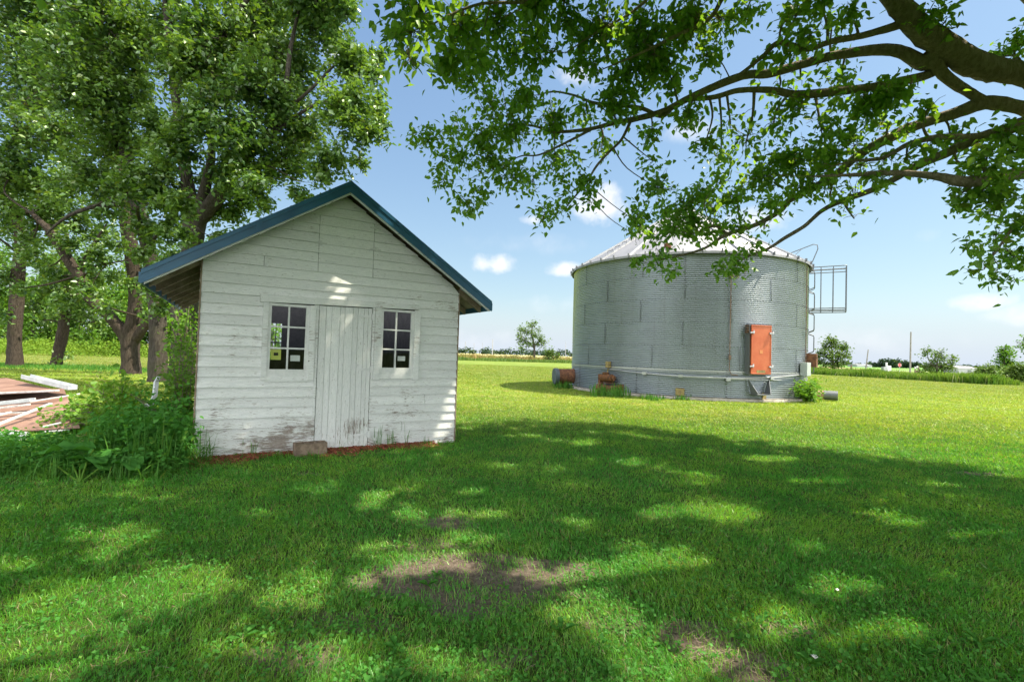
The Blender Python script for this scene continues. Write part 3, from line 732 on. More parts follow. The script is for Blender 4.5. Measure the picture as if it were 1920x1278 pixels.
# ------------------------------------------------------------------ grain bin
BC = np.array([7.68, 21.78]); BR = 4.91; BZ0, BZ1 = .12, 5.28
def bp(deg, z, r=BR):  # point in bin-local coordinates
    a = math.radians(deg); return np.array([math.cos(a) * r, math.sin(a) * r, z])
def build_bin():
    root = empty('grain_bin', (BC[0], BC[1], 0), 0, 'round corrugated galvanised steel grain bin with cone roof and orange door', 'grain bin')
    rings = [.12, 1.10, 1.93, 2.765, 3.60, 4.44, 5.28]
    seg = 360; per = 7
    Z = []; Rr = []
    for ri in range(6):
        a, b = rings[ri], rings[ri + 1]; n = 14 if ri == 0 else 12
        t = np.arange(n * per + (1 if ri == 5 else 0)) / per
        Z += list(a + (b - a) * t / n); Rr += list(BR - .019 - .019 * np.cos(2 * np.pi * t) - (0.0))
    Z = np.array(Z); Rr = np.array(Rr); m = len(Z)
    th = 2 * np.pi * np.arange(seg) / seg
    dent = .004 * np.sin(th * 9 + 1) + .003 * np.sin(th * 23)
    R2 = Rr[:, None] + dent[None]
    V = np.stack([np.cos(th)[None] * R2, np.sin(th)[None] * R2, np.repeat(Z[:, None], seg, 1)], -1).reshape(-1, 3)
    i0 = np.arange(m - 1)[:, None] * seg; k = np.arange(seg)[None]; k2 = (k + 1) % seg
    F = np.stack([i0 + k, i0 + k2, i0 + seg + k2, i0 + seg + k], -1).reshape(-1, 4)
    wall = link('wall', np_mesh('wall', V, F, True), m_galv, root)
    # bolted lap seams: vertical strips of bolts and faint lines, ring seams
    seams = {5: [-160.5, -126, -108.5, -90, -54], 4: [-143.9, -108.3, -71.7, -36], 3: [-161.3, -126.6, -90, -54.1], 2: [-144.9, -108.9, -72, -36], 1: [-156.7, -121.2, -54, -86], 0: [-127.8, -91.3, -165, -55]}
    sb = MB(); bt = MB()
    for ri, L in seams.items():
        a, b = rings[ri] + .01, rings[ri + 1] - .01
        for dg in L:
            for off in (-.17, .17):
                n = 11
                for q in range(n):
                    zz = a + (b - a) * (q + .5) / n; p = bp(dg + off, zz, BR + .0); bt.box(p, (.018, .018, .018), Matrix.Rotation(math.radians(dg), 3, 'Z'))
            # lap edge
            nn = 40; ang = .28; 
            p0 = [bp(dg - ang, a + (b - a) * q / nn, BR + .002) for q in (0, nn)]; R = Matrix.Rotation(math.radians(dg), 3, 'Z')
            sb = MB(); sb.box((p0[0] + p0[1]) / 2, (.004, .006, b - a), R); sb.build('lap_seam', m_galv, wall)
    for zz in rings[1:6]:
        for q in range(0, 240):
            dg = -172 + q * 1.44
            if dg > -5: break
            p = bp(dg, zz - .0, BR + .001); bt.box(p, (.017, .015, .015), Matrix.Rotation(math.radians(dg), 3, 'Z'))
    bt.build('bolts', m_dark, wall)
    # flat band at the foot seam (greyish)
    def band(z0, z1, r, d0=-180, d1=180, n=200):
        V = []; F = []
        for q in range(n + 1):
            dg = d0 + (d1 - d0) * q / n
            V += [bp(dg, z0, r - .02), bp(dg, z0, r), bp(dg, z1, r), bp(dg, z1, r - .02)]
        for q in range(n):
            for e in range(4): F.append((q * 4 + e, q * 4 + (e + 1) % 4, (q + 1) * 4 + (e + 1) % 4, (q + 1) * 4 + e))
        return V, F
    fb = MB(); fb.add(*band(1.02, 1.075, BR + .004)); fb.add(*band(.975, .990, BR + .006)); fb.build('seam_band', m_steel, wall)
    # foundation
    cb = MB(); N = 120; V = []; F = []
    prof = [(BR + .10, -.05), (BR + .13, .02), (BR + .11, .105), (BR - .1, .118)]
    for q in range(N):
        dg = q * 360 / N
        for (r, z) in prof: V.append(bp(dg, z + random.uniform(-.008, .008), r + random.uniform(-.02, .02) * (z < .1)))
    for q in range(N):
        for e in range(3): F.append((q * 4 + e, ((q + 1) % N) * 4 + e, ((q + 1) % N) * 4 + e + 1, q * 4 + e + 1))
    cb.add(V, F); cb.build('foundation', m_conc, root)
    # roof: panels with ribs, eave clips, cap
    RE = BR + .11; ZE = BZ1 - .005; ZP = 8.1; NP = 24
    rm = MB()
    def rp(dg, t, up=0): # t 0 eave .. 1 peak
        r = RE * (1 - t) + .45 * t; z = ZE * (1 - t) + ZP * t; return bp(dg, z + up, r)
    V = []; F = []
    K = 8
    for q in range(NP * 2):
        dg = q * 180 / NP; hi = .0 if q % 2 == 0 else .02
        for e in range(K + 1):
            t = e / K; V.append(rp(dg, t, hi * (1 - t)))
    for q in range(NP * 2):
        for e in range(K): F.append((q * (K + 1) + e, ((q + 1) % (NP * 2)) * (K + 1) + e, ((q + 1) % (NP * 2)) * (K + 1) + e + 1, q * (K + 1) + e + 1))
    rm.add(V, F)
    # inner skin so that it has thickness, drip edge
    V2 = [(v[0] * .998, v[1] * .998, v[2] - .03) for v in V]; rm.add(V2, [tuple(reversed(f)) for f in F])
    rm.add(*band(ZE - .07, ZE + .012, RE + .004))
    roof = rm.build('roof', m_galv_roof, root)
    rb = MB()
    for q in range(NP):
        dg = q * 360 / NP + 3
        a, b = rp(dg, 0, .035), rp(dg, 1, .03); d = (b - a); L = np.linalg.norm(d); d /= L
        s_ = np.cross(d, [0, 0, 1]); s_ /= np.linalg.norm(s_); u = np.cross(s_, d)
        rb.box((a + b) / 2, (L, .05, .07), np.stack([d, s_, u], 1))
    rb.build('roof_ribs', m_steel, roof)
    ck = MB()
    for q in range(NP * 2):
        dg = q * 180 / NP + 3; ck = MB(); ck.box(bp(dg, ZE + .03, RE + .03), (.07, .035, .12), Matrix.Rotation(math.radians(dg), 3, 'Z')); ck.build('eave_clip', m_darksteel, roof)
    cp_ = MB(); cp_.cyl((0, 0, ZP - .06), (0, 0, ZP + .16), .46, 32); cp_.tube([(0, 0, ZP + .16), (0, 0, ZP + .28)], [.50, .12], 32); cp_.build('roof_cap', m_galv_roof, roof)
    ho = MB(); p = rp(-116, .07, .03); R = Matrix.Rotation(math.radians(-116), 3, 'Z')
    ho.cyl(p, p + np.array([0, 0, .16]), .13, 14); ho.build('roof_vent', m_rustorange, roof)
    # rungs fixed up the left side of the roof
    for i in range(6):
        t = .12 + i * .085; a, b = rp(-150, t, .04), rp(-146, t, .04); c = MB(); c.tube([a, a + (0, 0, .10), b + (0, 0, .10), b], .012, 6); c.build('roof_rung', m_darksteel, roof)
    # --- orange door in its frame
    d0 = -78.4; R = np.array(Matrix.Rotation(math.radians(d0), 3, 'Z')); rx, ty = R[:, 0], R[:, 1]   # rx outward, ty along
    def dl(t, r, z): return rx * (BR + r) + ty * t + np.array([0, 0, z])
    fr = MB(); hw = .40; zb, zt = .97, 2.74
    for t in (-hw - .02, hw + .02): fr.box(dl(t, .06, (zb + zt) / 2), (.20, .04, zt - zb), R)
    for z in (zb + .02, zt - .02): fr.box(dl(0, .06, z), (.20, hw * 2, .04), R)
    fro = fr.build('door_frame', m_darksteel, root)  # steel chosen dark to stand in for shade on the frame's left side
    dm = MB(); dm.box(dl(.0, .20, (zb + zt) / 2), (.035, .79, zt - zb - .06), R)
    dm.box(dl(-.38, .215, (zb + zt) / 2), (.03, .03, zt - zb - .06), R); dm.box(dl(.38, .215, (zb + zt) / 2), (.03, .03, zt - zb - .06), R)
    dm.box(dl(0, .215, zt - .045), (.03, .73, .03), R); dm.box(dl(0, .215, zb + .045), (.03, .73, .03), R)
    do = dm.build('door', m_door, root, bevel=.006)
    sg = MB(); sg.box(dl(.0, .2195, zb + .12), (.004, .34, .10), R); sg.build('door_plate', m_yellow, do)
    sg = MB(); sg.box(dl(.0, .2195, 1.78), (.004, .12, .12), R); sg.build('warning_sticker', mat_simple('pale_orange_sticker', (.66, .27, .10), (.60, .22, .08), 5, .6, bump=0), do)
    for t in (-.385, .385):
        for z in (1.27, 2.44):
            lt = MB(); lt.box(dl(t, .235, z), (.05, .16, .05), R); lt.box(dl(t + .05, .25, z + .02), (.03, .04, .12), R)
            lt.tube([dl(t - .07, .26, z - .03), dl(t, .275, z), dl(t + .08, .26, z + .03)], .012, 6)
            lt.build('latch', m_steel, do)
    hb = MB()
    for z in (2.45, 2.52, 2.60, 2.68): hb.box(dl(-hw - .10, .10, z), (.12, .06, .03), R)
    hb.build('hinge_bracket', m_rustorange, fro)
    # --- unloading bracket below the door
    b0 = -77.8; R2 = np.array(Matrix.Rotation(math.radians(b0), 3, 'Z')); ox, oy = R2[:, 0], R2[:, 1]
    def bl(t, r, z): return ox * (BR + r) + oy * t + np.array([0, 0, z])
    br = MB()
    for sgn in (-1, 1):
        P = [(sgn * .42, 0, .80), (sgn * .42, .06, .80), (sgn * .25, .34, .33), (sgn * .25, 0, .25)]
        A_ = [bl(*q) for q in P]; B_ = [bl(q[0] + .02, q[1], q[2]) for q in P]; br.hexa(A_ + B_)
    br.box(bl(0, .17, .29), (.36, .56, .03), R2)
    br.build('unload_bracket', m_darksteel, root)
    # --- conduits
    c1 = MB(); c1.tube([bp(-90.4, 4.95, BR + .04), bp(-90.4, 2.0, BR + .04), bp(-90.5, 1.1, BR + .05), bp(-89.6, .95, BR + .05), bp(-87, .93, BR + .05)], .016, 8)
    c1.box(bp(-90.4, 4.42, BR + .06), (.12, .12, .1)); c1.box(bp(-90.4, 1.55, BR + .06), (.07, .07, .16)); c1.tube([bp(-90.4, 4.42, BR + .06), bp(-88, 4.44, BR + .08), bp(-87.6, 4.34, BR + .1)], .02, 6)
    c1.build('conduit', m_conduit, root)
    c2 = MB(); c2.tube([bp(-44.2, 5.15, BR + .04), bp(-44.3, 1.5, BR + .04), bp(-45.5, 1.38, BR + .05)], .016, 8); c2.build('conduit', m_conduit, root)
    c3 = MB(); pts = [bp(d, .985 - .16 * math.sin((d + 146) / 93 * math.pi) ** 1, BR + .05) for d in np.linspace(-146, -53, 40)]
    c3.tube(pts, .022, 8)
    pts = [bp(d, .80, BR + .04) for d in np.linspace(-91, -66, 14)]; c3.tube(pts, .02, 8)
    c3.build('cable_run', m_steel, root)
    jb = MB()
    for (d, z) in ((-109.4, .84), (-91, .78), (-71.6, .86), (-124, .88)):
        jb = MB(); jb.box(bp(d, z, BR + .06), (.1, .16, .1), Matrix.Rotation(math.radians(d), 3, 'Z')); jb.build('junction_box', m_steel, root)
    g = MB(); g.box(bp(-48.2, 1.21, BR + .13), (.24, .42, .50), Matrix.Rotation(math.radians(-48.2), 3, 'Z'))
    g.build('electric_box', mat_simple('grey_enclosure', (.34, .38, .37), (.40, .44, .43), 4, .5), root, bevel=.012)
    hw_ = MB(); hw_.tube([bp(-49, .96, BR + .12), bp(-50, .7, BR + .16), bp(-49, .4, BR + .16), bp(-46, .05, BR + .3)], .035, 8); hw_.tube([bp(-47, .96, BR + .12), bp(-47, .6, BR + .1), bp(-45.5, .3, BR + .14)], .03, 8)
    hw_.build('hanging_cable', m_whitewood, root)
    rb2 = MB(); rb2.box(bp(-38, 1.55, BR + .16), (.34, .42, .52), Matrix.Rotation(math.radians(-38), 3, 'Z')); rb2.build('switch_box', m_rust, root, bevel=.01)
    tb = MB(); tb.box(bp(-109.5, .27, BR + .015), (.02, .30, .26), Matrix.Rotation(math.radians(-109.5), 3, 'Z')); tb.build('anchor_plate', m_yellow, root)
    tb = MB(); tb.box(bp(-74.6, .22, BR + .015), (.02, .16, .24), Matrix.Rotation(math.radians(-74.6), 3, 'Z')); tb.build('anchor_plate', m_yellow, root)
    jb = MB(); jb.box(bp(-141.6, 1.14, BR + .08), (.14, .16, .24), Matrix.Rotation(math.radians(-141.6), 3, 'Z')); jb.tube([bp(-141.6, 1.0, BR + .08), bp(-142, .7, BR + .1)], .02, 6); jb.build('junction_box', m_yellow, root)
    # --- rusty unloading motor and gearbox
    q = -141.5; R3 = np.array(Matrix.Rotation(math.radians(q), 3, 'Z')); ux, uy = R3[:, 0], R3[:, 1]
    def ml(t, r, z): return ux * (BR + r) + uy * t + np.array([0, 0, z])
    mo = MB(); mo.cyl(ml(-.20, .22, .62), ml(.34, .22, .62), .145, 18); mo.cyl(ml(.34, .22, .62), ml(.42, .22, .62), .10, 18); mo.box(ml(.0, .22, .80), (.16, .22, .08), R3)
    mo.build('motor', m_rustorange, root, bevel=.008)
    gb = MB(); gb.box(ml(-.26, .20, .42), (.22, .10, .68), R3); gb.cyl(ml(-.30, .28, .24), ml(-.14, .28, .24), .17, 18); gb.cyl(ml(-.2, .20, .24), ml(.62, .12, .22), .14, 16)
    gb.box(ml(.10, .2, .44), (.24, .50, .03), R3); gb.box(ml(.64, .10, .22), (.32, .04, .38), R3)
    gb.build('gearbox', m_rust, root, bevel=.008)
    # --- aeration fan duct on the left, its dark end ring
    c0, c1_ = np.array([2.84, 21.5, .54]) - np.array([BC[0], BC[1], 0]), np.array([2.08, 21.35, .52]) - np.array([BC[0], BC[1], 0])
    fn = MB(); fn.cyl(c0 + (.35, .05, 0), c1_, .325, 28); fn.cyl(c0 + (-.06, 0, 0), c0 + (-.01, 0, 0), .345, 28); fan = fn.build('fan_duct', m_rust, root)
    e = (c1_ - c0) / np.linalg.norm(c1_ - c0); er = MB(); er.cyl(c1_ + e * .001, c1_ + e * .17, .35, 28); er.build('fan_ring', mat_simple('blue_grey_ring', (.07, .095, .11), (.10, .125, .14), 4, .6), fan)
    # --- right side outlet
    o0 = bp(-34, .22, BR - .1); fo = MB(); fo.cyl(o0, bp(-34, .22, BR + .55), .16, 18); fo.build('outlet_pipe', mat_simple('pinkish_rust', (.40, .24, .18), (.30, .17, .12), 8, .8), root)
    fo = MB(); fo.cyl(bp(-34, .22, BR + .55), bp(-34, .22, BR + 1.0), .18, 18); fo.build('outlet_cap', m_darksteel, root)
    # --- ladder with safety cage on the right
    la = -33.0; R4 = np.array(Matrix.Rotation(math.radians(la), 3, 'Z')); vx, vy = R4[:, 0], R4[:, 1]
    def ll(t, r, z): return vx * (BR + r) + vy * t + np.array([0, 0, z])
    ld = MB()
    z = .95
    while z < 5.0:
        z1 = min(z + .84, 5.2)
        for t in (-.2, .2):
            ld.tube([ll(t, .0, z + .03), ll(t, .17, z + .10), ll(t, .19, z + .16), ll(t, .19, z1 - .16), ll(t, .17, z1 - .10), ll(t, .0, z1 - .03)], .016, 6)
        for k_ in range(3): ld.tube([ll(-.2, .19, z + .16 + k_ * .27), ll(.2, .19, z + .16 + k_ * .27)], .012, 6)
        z = z1
    lo = ld.build('ladder', m_darksteel, root)
    cg = MB(); Zt, Zt2, Zb = 5.20, 5.08, 3.44
    for (z0, zd) in ((5.20, .0), (5.07, 0), (3.47, 0), (3.58, 0)):
        cg.tube([ll(-.34, .0, z0), ll(-.34, 1.15, z0), ll(-.30, 1.22, z0), ll(.30, 1.22, z0), ll(.34, 1.15, z0), ll(.34, .0, z0)], .018, 6)
    for (t, r) in ((-.34, .40), (-.34, .80), (-.30, 1.22), (.30, 1.22), (.34, .40), (.34, .80), (0, 1.22)):
        cg.tube([ll(t, r, 3.45), ll(t, r, 5.20)], .018, 6)
    cg.build('safety_cage', m_darksteel, lo)
    hp = MB(); hp.tube([ll(.1, -.85, 5.85), ll(.1, -.1, 6.12), ll(.1, .12, 6.20), ll(.1, .26, 6.16), ll(.1, .28, 6.0), ll(.1, .10, 5.50), ll(.1, -.02, 5.40)], .018, 6)
    hp.tube([ll(-.15, -.55, 5.72), ll(.1, -.25, 6.07)], .012, 6); hp.build('roof_hand_rail', m_darksteel, lo)
build_bin()

# ------------------------------------------------------------------ trees
def points_in_blob(px, py, r, Y, n, dj=1.0, flat=1.0):
    """n points in a ball whose outline is a disc of r photo pixels at depth Y, real round volume"""
    c = at(px, py, Y); rm = r * Y / 900
    u = rng.normal(0, 1, (n, 3)); u /= np.linalg.norm(u, axis=1)[:, None]
    return c + u * (rng.uniform(0, 1, n) ** .42)[:, None] * rm * np.array([1, dj, flat])

def tree(name, label, cat, base, limbs, blobs, bark, leafm, leaf_size, density, per_clump=16, spread=.16, group=None, twig_r=.006,
         droop=.5, six=False, extra=None, maxd=2.5, sub=True, nclump=None):
    """limbs: list of (list of (px,py,Y), [radii]); blobs: (px,py,r,Y)"""
    root = empty(name, base, 0, label, cat, group)
    sk = Skel(base)
    for L in limbs:
        P, R = L[0], L[1]
        P = [np.array(p[1:]) if p[0] == 'w' else at(*p) for p in P]
        sk.limb(P, R, n=14 if max(R) > .12 else 8, k=6, wob=.08 if max(R) > .12 else .05)
    C = []; tw = []
    for (px, py, r, Y) in blobs:
        if isinstance(px, str): c = np.array(py); rm = r
        else: c = at(px, py, Y); rm = r * Y / 900
        nl = density * r * r if not isinstance(px, str) else Y
        nc = max(2, int(nl / per_clump))
        u = rng.normal(0, 1, (nc, 3)); u /= np.linalg.norm(u, axis=1)[:, None]
        cl = c + u * (rng.uniform(0, 1, nc) ** .42)[:, None] * rm
        q, rr, d = sk.nearest(c)
        hub = [q]
        if sub and d < maxd * 2 and d > .15:
            if six and d > 1.3: q = c + (q - c) * 1.3 / d; d = 1.3; rr = .02
            mid = (q + c) / 2 + rng.normal(0, .08 * d, 3)
            r0 = min(rr * .6, .012 + .02 * d)
            P = sk.limb([q, mid, c], [r0, r0 * .7, r0 * .4], n=5, k=4, wob=.02, keep=False)
            hub = list(P[len(P) // 3:])
        for p in cl:
            h = hub[int(rng.integers(0, len(hub)))]
            # the nearest of a few hub points
            hs = min(hub, key=lambda a: ((a - p) ** 2).sum() * rng.uniform(.6, 1.4))
            tw.append((hs, p))
        if six:
            for ii in range(len(tw) - nc, len(tw)):
                h_, p_ = tw[ii]; dl_ = np.linalg.norm(h_ - p_)
                if dl_ > .75: tw[ii] = (p_ + (h_ - p_) * .75 / dl_, p_)
        for (h, p) in tw[-nc:]:
            k = int(rng.poisson(per_clump)) + 2
            t = rng.uniform(.35, 1.05, k)[:, None]
            C.append(h + (p - h) * t + rng.normal(0, spread, (k, 3)) * (.35 + .65 * t))
    if extra is not None:
        for (h, p, k, spr) in extra:
            tw.append((h, p)); C.append(p + rng.normal(0, spr, (k, 3)))
    if extra is not None: C = clear_light(C, len(C) - len(extra))
    n_own = sum(len(c) for c in C) - (sum(len(c) for c in C[len(C) - len(extra):]) if extra is not None else 0)
    C = np.concatenate(C)
    leaf_size = np.where(np.arange(len(C)) < n_own, leaf_size, leaf_size * 1.8)
    V, F = twigs(tw, twig_r, twig_r * .45, np.zeros(3), sag=.02)
    if len(F): sk.V.append(V); sk.F.append(F + sk.n); sk.n += len(V)
    sk.build('trunk', bark, root)
    V, F = leaf_mesh(C, leaf_size, np.array(base), droop, six=six)
    link('crown', np_mesh('crown', V, F), leafm, root)
    return root, len(C)

def clear_light(C, n_own):
    cot = math.cos(SUN_EL) / math.sin(SUN_EL); out = []
    fl = []
    for (fx, fy, fr, fh) in FLECK:
        r_ = ray(fx, fy); t = (SA @ s_n) / (r_[:2] @ s_n); fl.append((r_ * t + np.array([0, 0, CH]), fr / 150))
    for k, c in enumerate(C):
        keep = np.ones(len(c), bool)
        for q0, rr in fl:
            v = c - q0; dd = v - np.outer(v @ SUN, SUN); keep &= np.linalg.norm(dd, axis=1) > rr
        if True:
            in_ = in_lit(np.stack([c[:, 0] - (c[:, 2] - .05) * cot, c[:, 1]], 1), 70, 100)
            keep &= ~(in_ & ((k >= n_own) | (rng.uniform(0, 1, len(c)) < .72)))
        out.append(c[keep])
    return out

# --- the near tree whose limbs reach in from the right
TB = np.array([9.6, 5.6, 0.0])
near_limbs = [
    ([('w', 9.6, 5.6, -.1), ('w', 9.55, 5.6, .9), ('w', 9.45, 5.6, 2.0), ('w', 9.2, 5.6, 2.9), ('w', 8.6, 5.7, 3.6)], [.52, .44, .42, .42, .34]),
    ([('w', 9.2, 5.6, 2.7), ('w', 8.2, 5.6, 3.7), (2060, 190, 5.6), (1990, 168, 5.6), (1920, 140, 5.5), (1850, 128, 5.4), (1790, 100, 5.3), (1735, 62, 5.2), (1695, 20, 5.1), (1650, -40, 5.0), (1600, -140, 4.8), (1540, -300, 4.6)], [.36, .2, .128, .128, .128, .125, .125, .135, .105, .09, .08, .07]),
    ([('w', 9.3, 5.6, 2.9), ('w', 9.6, 5.0, 5.0), ('w', 9.4, 4.2, 7.2), ('w', 9.0, 3.6, 9.5)], [.36, .28, .18, .08]),
    ([('w', 9.3, 5.6, 3.3), ('w', 8.8, 6.8, 5.6), ('w', 8.2, 8.0, 8.2), ('w', 7.6, 8.8, 9.6)], [.24, .18, .12, .05]),
    ([(1780, 100, 5.35), (1735, 118, 5.4), (1690, 98, 5.45), (1640, 94, 5.5), (1560, 105, 5.6), (1500, 122, 5.7), (1440, 138, 5.8), (1400, 141, 5.9), (1350, 158, 5.9), (1290, 185, 6.0), (1250, 206, 6.1), (1200, 221, 6.1), (1150, 231, 6.2), (1100, 243, 6.3), (1040, 247, 6.4), (1000, 236, 6.5), (955, 234, 6.5), (925, 240, 6.6)], [.10, .09, .066, .058, .055, .053, .052, .054, .046, .044, .040, .036, .030, .026, .020, .016, .012, .007]),
    ([(1700, 40, 5.2), (1670, 52, 5.2), (1620, 66, 5.2), (1560, 78, 5.1), (1512, 92, 5.1), (1462, 80, 5.2), (1432, 104, 5.3), (1398, 132, 5.5), (1370, 150, 5.6)], [.06, .046, .034, .032, .032, .026, .024, .022, .014]),
    ([(1785, 108, 5.35), (1745, 138, 5.45), (1690, 152, 5.5), (1640, 163, 5.4), (1590, 169, 5.4), (1500, 178, 5.5), (1445, 169, 5.6), (1385, 170, 5.7), (1340, 182, 5.7), (1280, 190, 5.9), (1230, 214, 6.0), (1185, 228, 6.0)], [.06, .052, .046, .048, .047, .044, .038, .032, .028, .026, .022, .014]),
    ([(1262, 200, 6.1), (1240, 218, 6.1), (1200, 202, 6.1), (1150, 198, 6.2), (1110, 192, 6.3), (1080, 180, 6.4), (1040, 172, 6.5), (1010, 178, 6.5)], [.028, .028, .026, .022, .02, .016, .012, .007]),
    ([('w', 9.3, 5.6, 3.0), ('w', 8.4, 5.5, 3.5), (2060, 226, 5.7), (1960, 212, 5.6), (1905, 200, 5.5), (1850, 193, 5.5), (1790, 212, 5.6), (1720, 235, 5.7), (1660, 262, 5.8), (1612, 290, 6.0), (1570, 325, 6.1), (1530, 350, 6.2), (1480, 376, 6.3), (1462, 396, 6.4), (1420, 420, 6.5), (1360, 441, 6.6), (1322, 465, 6.7), (1275, 479, 6.8), (1240, 487, 6.9)], [.26, .16, .09, .085, .078, .07, .068, .060, .056, .052, .050, .044, .036, .034, .028, .026, .018, .012, .006]),
    ([(1742, 96, 5.3), (1768, 138, 5.38), (1815, 172, 5.45), (1850, 193, 5.5), (1880, 198, 5.5)], [.07, .06, .055, .055, .06]),
    ([(1366, 440, 6.6), (1340, 424, 6.6), (1300, 437, 6.7), (1262, 430, 6.8)], [.018, .016, .012, .006]),
    ([(1980, 218, 5.5), (1920, 232, 5.2), (1880, 245, 5.2), (1840, 257, 5.3), (1780, 284, 5.4), (1722, 310, 5.5), (1650, 350, 5.7), (1580, 376, 5.9), (1540, 396, 6.0), (1508, 424, 6.1), (1470, 447, 6.2), (1440, 466, 6.3), (1400, 482, 6.4), (1350, 502, 6.5)], [.09, .07, .060, .056, .050, .046, .036, .030, .026, .024, .022, .018, .012, .006]),
    ([(1890, 245, 5.2), (1820, 256, 5.1), (1760, 257, 5.1), (1705, 270, 5.2), (1655, 296, 5.3), (1600, 302, 5.5), (1560, 312, 5.6)], [.036, .034, .032, .028, .022, .014, .007]),
    ([('w', 9.4, 5.6, 2.4), ('w', 8.0, 5.3, 3.0), (2040, 312, 4.9), (1960, 318, 4.8), (1900, 327, 4.8), (1850, 337, 4.8), (1800, 340, 4.8), (1752, 330, 4.9), (1700, 325, 5.0), (1640, 325, 5.1), (1600, 328, 5.2), (1520, 331, 5.4)], [.2, .14, .075, .068, .058, .062, .05, .036, .034, .026, .02, .008]),
    ([(1183, 226, 6.1), (1165, 262, 6.1), (1142, 285, 6.0), (1118, 312, 6.0), (1100, 342, 6.0), (1080, 366, 6.0), (1062, 388, 6.0)], [.022, .018, .016, .015, .013, .011, .006]),
    ([(1108, 243, 6.3), (1060, 268, 6.2), (1012, 290, 6.2), (980, 292, 6.2), (960, 300, 6.2)], [.018, .015, .012, .009, .005]),
    ([(1420, -60, 5.0), (1360, -10, 5.0), (1330, 35, 5.1), (1262, 70, 5.2), (1190, 105, 5.3), (1130, 130, 5.4)], [.03, .026, .022, .018, .012, .006]),
    ([(1700, -120, 4.6), (1500, -80, 4.8), (1240, -30, 4.9), (1060, -10, 4.8), (1000, 1, 4.7), (960, 5, 4.6), (900, 8, 4.5), (840, 30, 4.4), (790, 60, 4.3)], [.06, .05, .034, .024, .02, .017, .013, .010, .006]),
    ([(1240, -30, 4.9), (1190, 20, 5.0), (1120, 60, 5.1), (1060, 100, 5.2)], [.018, .014, .010, .005]),
    ([('w', 8.6, 5.7, 3.4), (2060, 350, 5.6), (1960, 395, 5.4), (1915, 408, 5.4), (1890, 440, 5.4), (1868, 470, 5.4), (1845, 505, 5.4)], [.06, .04, .024, .02, .016, .011, .005]),
]
NB = """790 30 60;860 50 66;930 40 60;985 62 50;768 110 34;745 66 26;840 125 44;905 105 44;770 60 40;880 150 30;960 105 36;1000 20 50;
770 112 22;880 95 40;935 130 26;1010 110 40;980 182 52;922 195 46;1040 220 56;965 250 56;905 250 46;845 245 46;805 262 34;832 338 26;880 378 34;900 362 28;
960 330 46;1040 300 46;1022 400 26;1060 378 26;1098 338 30;1055 340 22;870 300 40;920 290 40;1000 340 34;780 250 18;830 300 24;1105 380 18;1035 398 20;
1060 30 44;1130 50 70;1200 60 74;1280 50 64;1350 40 54;1100 120 40;1170 140 52;1250 130 56;1330 100 36;1400 20 30;1090 70 40;1220 100 60;1300 30 60;
1150 200 46;1130 270 36;1220 250 30;1290 212 40;1370 235 34;1322 268 30;1180 180 34;1095 215 40;1080 300 26;
1400 262 50;1450 232 52;1500 202 48;1560 172 44;1620 200 56;1672 176 44;1420 330 56;1352 292 40;1480 300 60;1550 300 56;1382 372 40;1600 262 50;1540 240 46;1650 230 44;1350 340 34;
1500 350 40;1450 380 36;1232 352 46;1200 402 40;1290 382 50;1262 424 40;1342 392 40;1200 488 20;1240 492 32;1266 508 20;1222 300 20;1310 350 34;1190 440 22;1330 440 20;
1382 492 32;1412 462 26;1200 420 30;1250 400 34;1300 410 36;1350 430 30;1290 440 26;1380 420 28;1230 450 24;1382 522 18;1432 428 22;1360 500 20;1395 505 22;
1602 352 34;1582 382 26;1642 340 30;1602 410 22;1560 350 28;1620 310 34;
1832 368 40;1880 372 40;1902 420 40;1812 458 24;1862 440 30;1902 482 40;1822 512 24;1862 520 24;1902 528 20;1790 370 18;1850 400 30;1860 480 26;
1852 292 44;1902 272 50;1782 258 34;1740 280 30;1880 330 30;1700 300 30;1820 310 20;
1500 12 34;1590 30 34;1560 50 26;1480 32 28;1742 22 30;1772 42 22;1540 10 30;1880 102 28;1902 80 30;1860 110 18;
1520 62 34;1482 92 30;1502 118 26;1560 112 26;1440 108 20;1580 140 26;1420 150 20;
1702 230 40;1742 200 30;1662 296 34;1722 316 24;1460 170 26;1500 150 22;1700 180 26"""
near_pts = []
for L in near_limbs:
    for p in L[0]:
        if p[0] != 'w': near_pts.append(p)
near_pts = np.array(near_pts, float)
near_blobs = []
for row in NB.replace('\n', '').split(';'):
    x, y, r = map(float, row.split())
    d = np.hypot(near_pts[:, 0] - x, near_pts[:, 1] - y); w = 1 / (d + 15) ** 3
    Y = float((near_pts[:, 2] * w).sum() / w.sum()) + rng.normal(0, .25)
    if (x < 800 and y < 150) or (x > 1830 and 240 < y < 340): Y -= .7
    near_blobs.append((x, y, r * .92, Y))

def in_lit(G, ma, mb):
    px, py, d = proj(np.concatenate([G[:, :2], np.zeros((len(G), 1))], 1)); dd = np.maximum(G[:, 1], 1.5)
    x, y = G[:, 0], G[:, 1]
    wb = .55 * np.sin(x * 4.1 + 1.7 * np.sin(y * 3.3)) * np.sin(y * 4.7 + 1.3 * np.sin(x * 2.9)) + .35 * np.sin(x * 9.7 + 2 * np.sin(y * 8.1)) * np.sin(y * 11.3 + x)
    o = np.zeros(len(G), bool)
    for (a, b, c, e) in LITA:
        q = ((px - a) / (c + ma / dd)) ** 2 + ((py - b) / (e + mb / dd ** 2)) ** 2
        o |= (d > 0) & (q < .9 + .9 * wb)
    for (a, b, c) in SMALL: o |= (x - a) ** 2 + (y - b) ** 2 < (c + ma / 900) ** 2
    return o
SMALL = np.stack([rng.uniform(-6, 8, 150), rng.uniform(1.8, 9.3, 150), rng.uniform(.02, .13, 150)], 1)
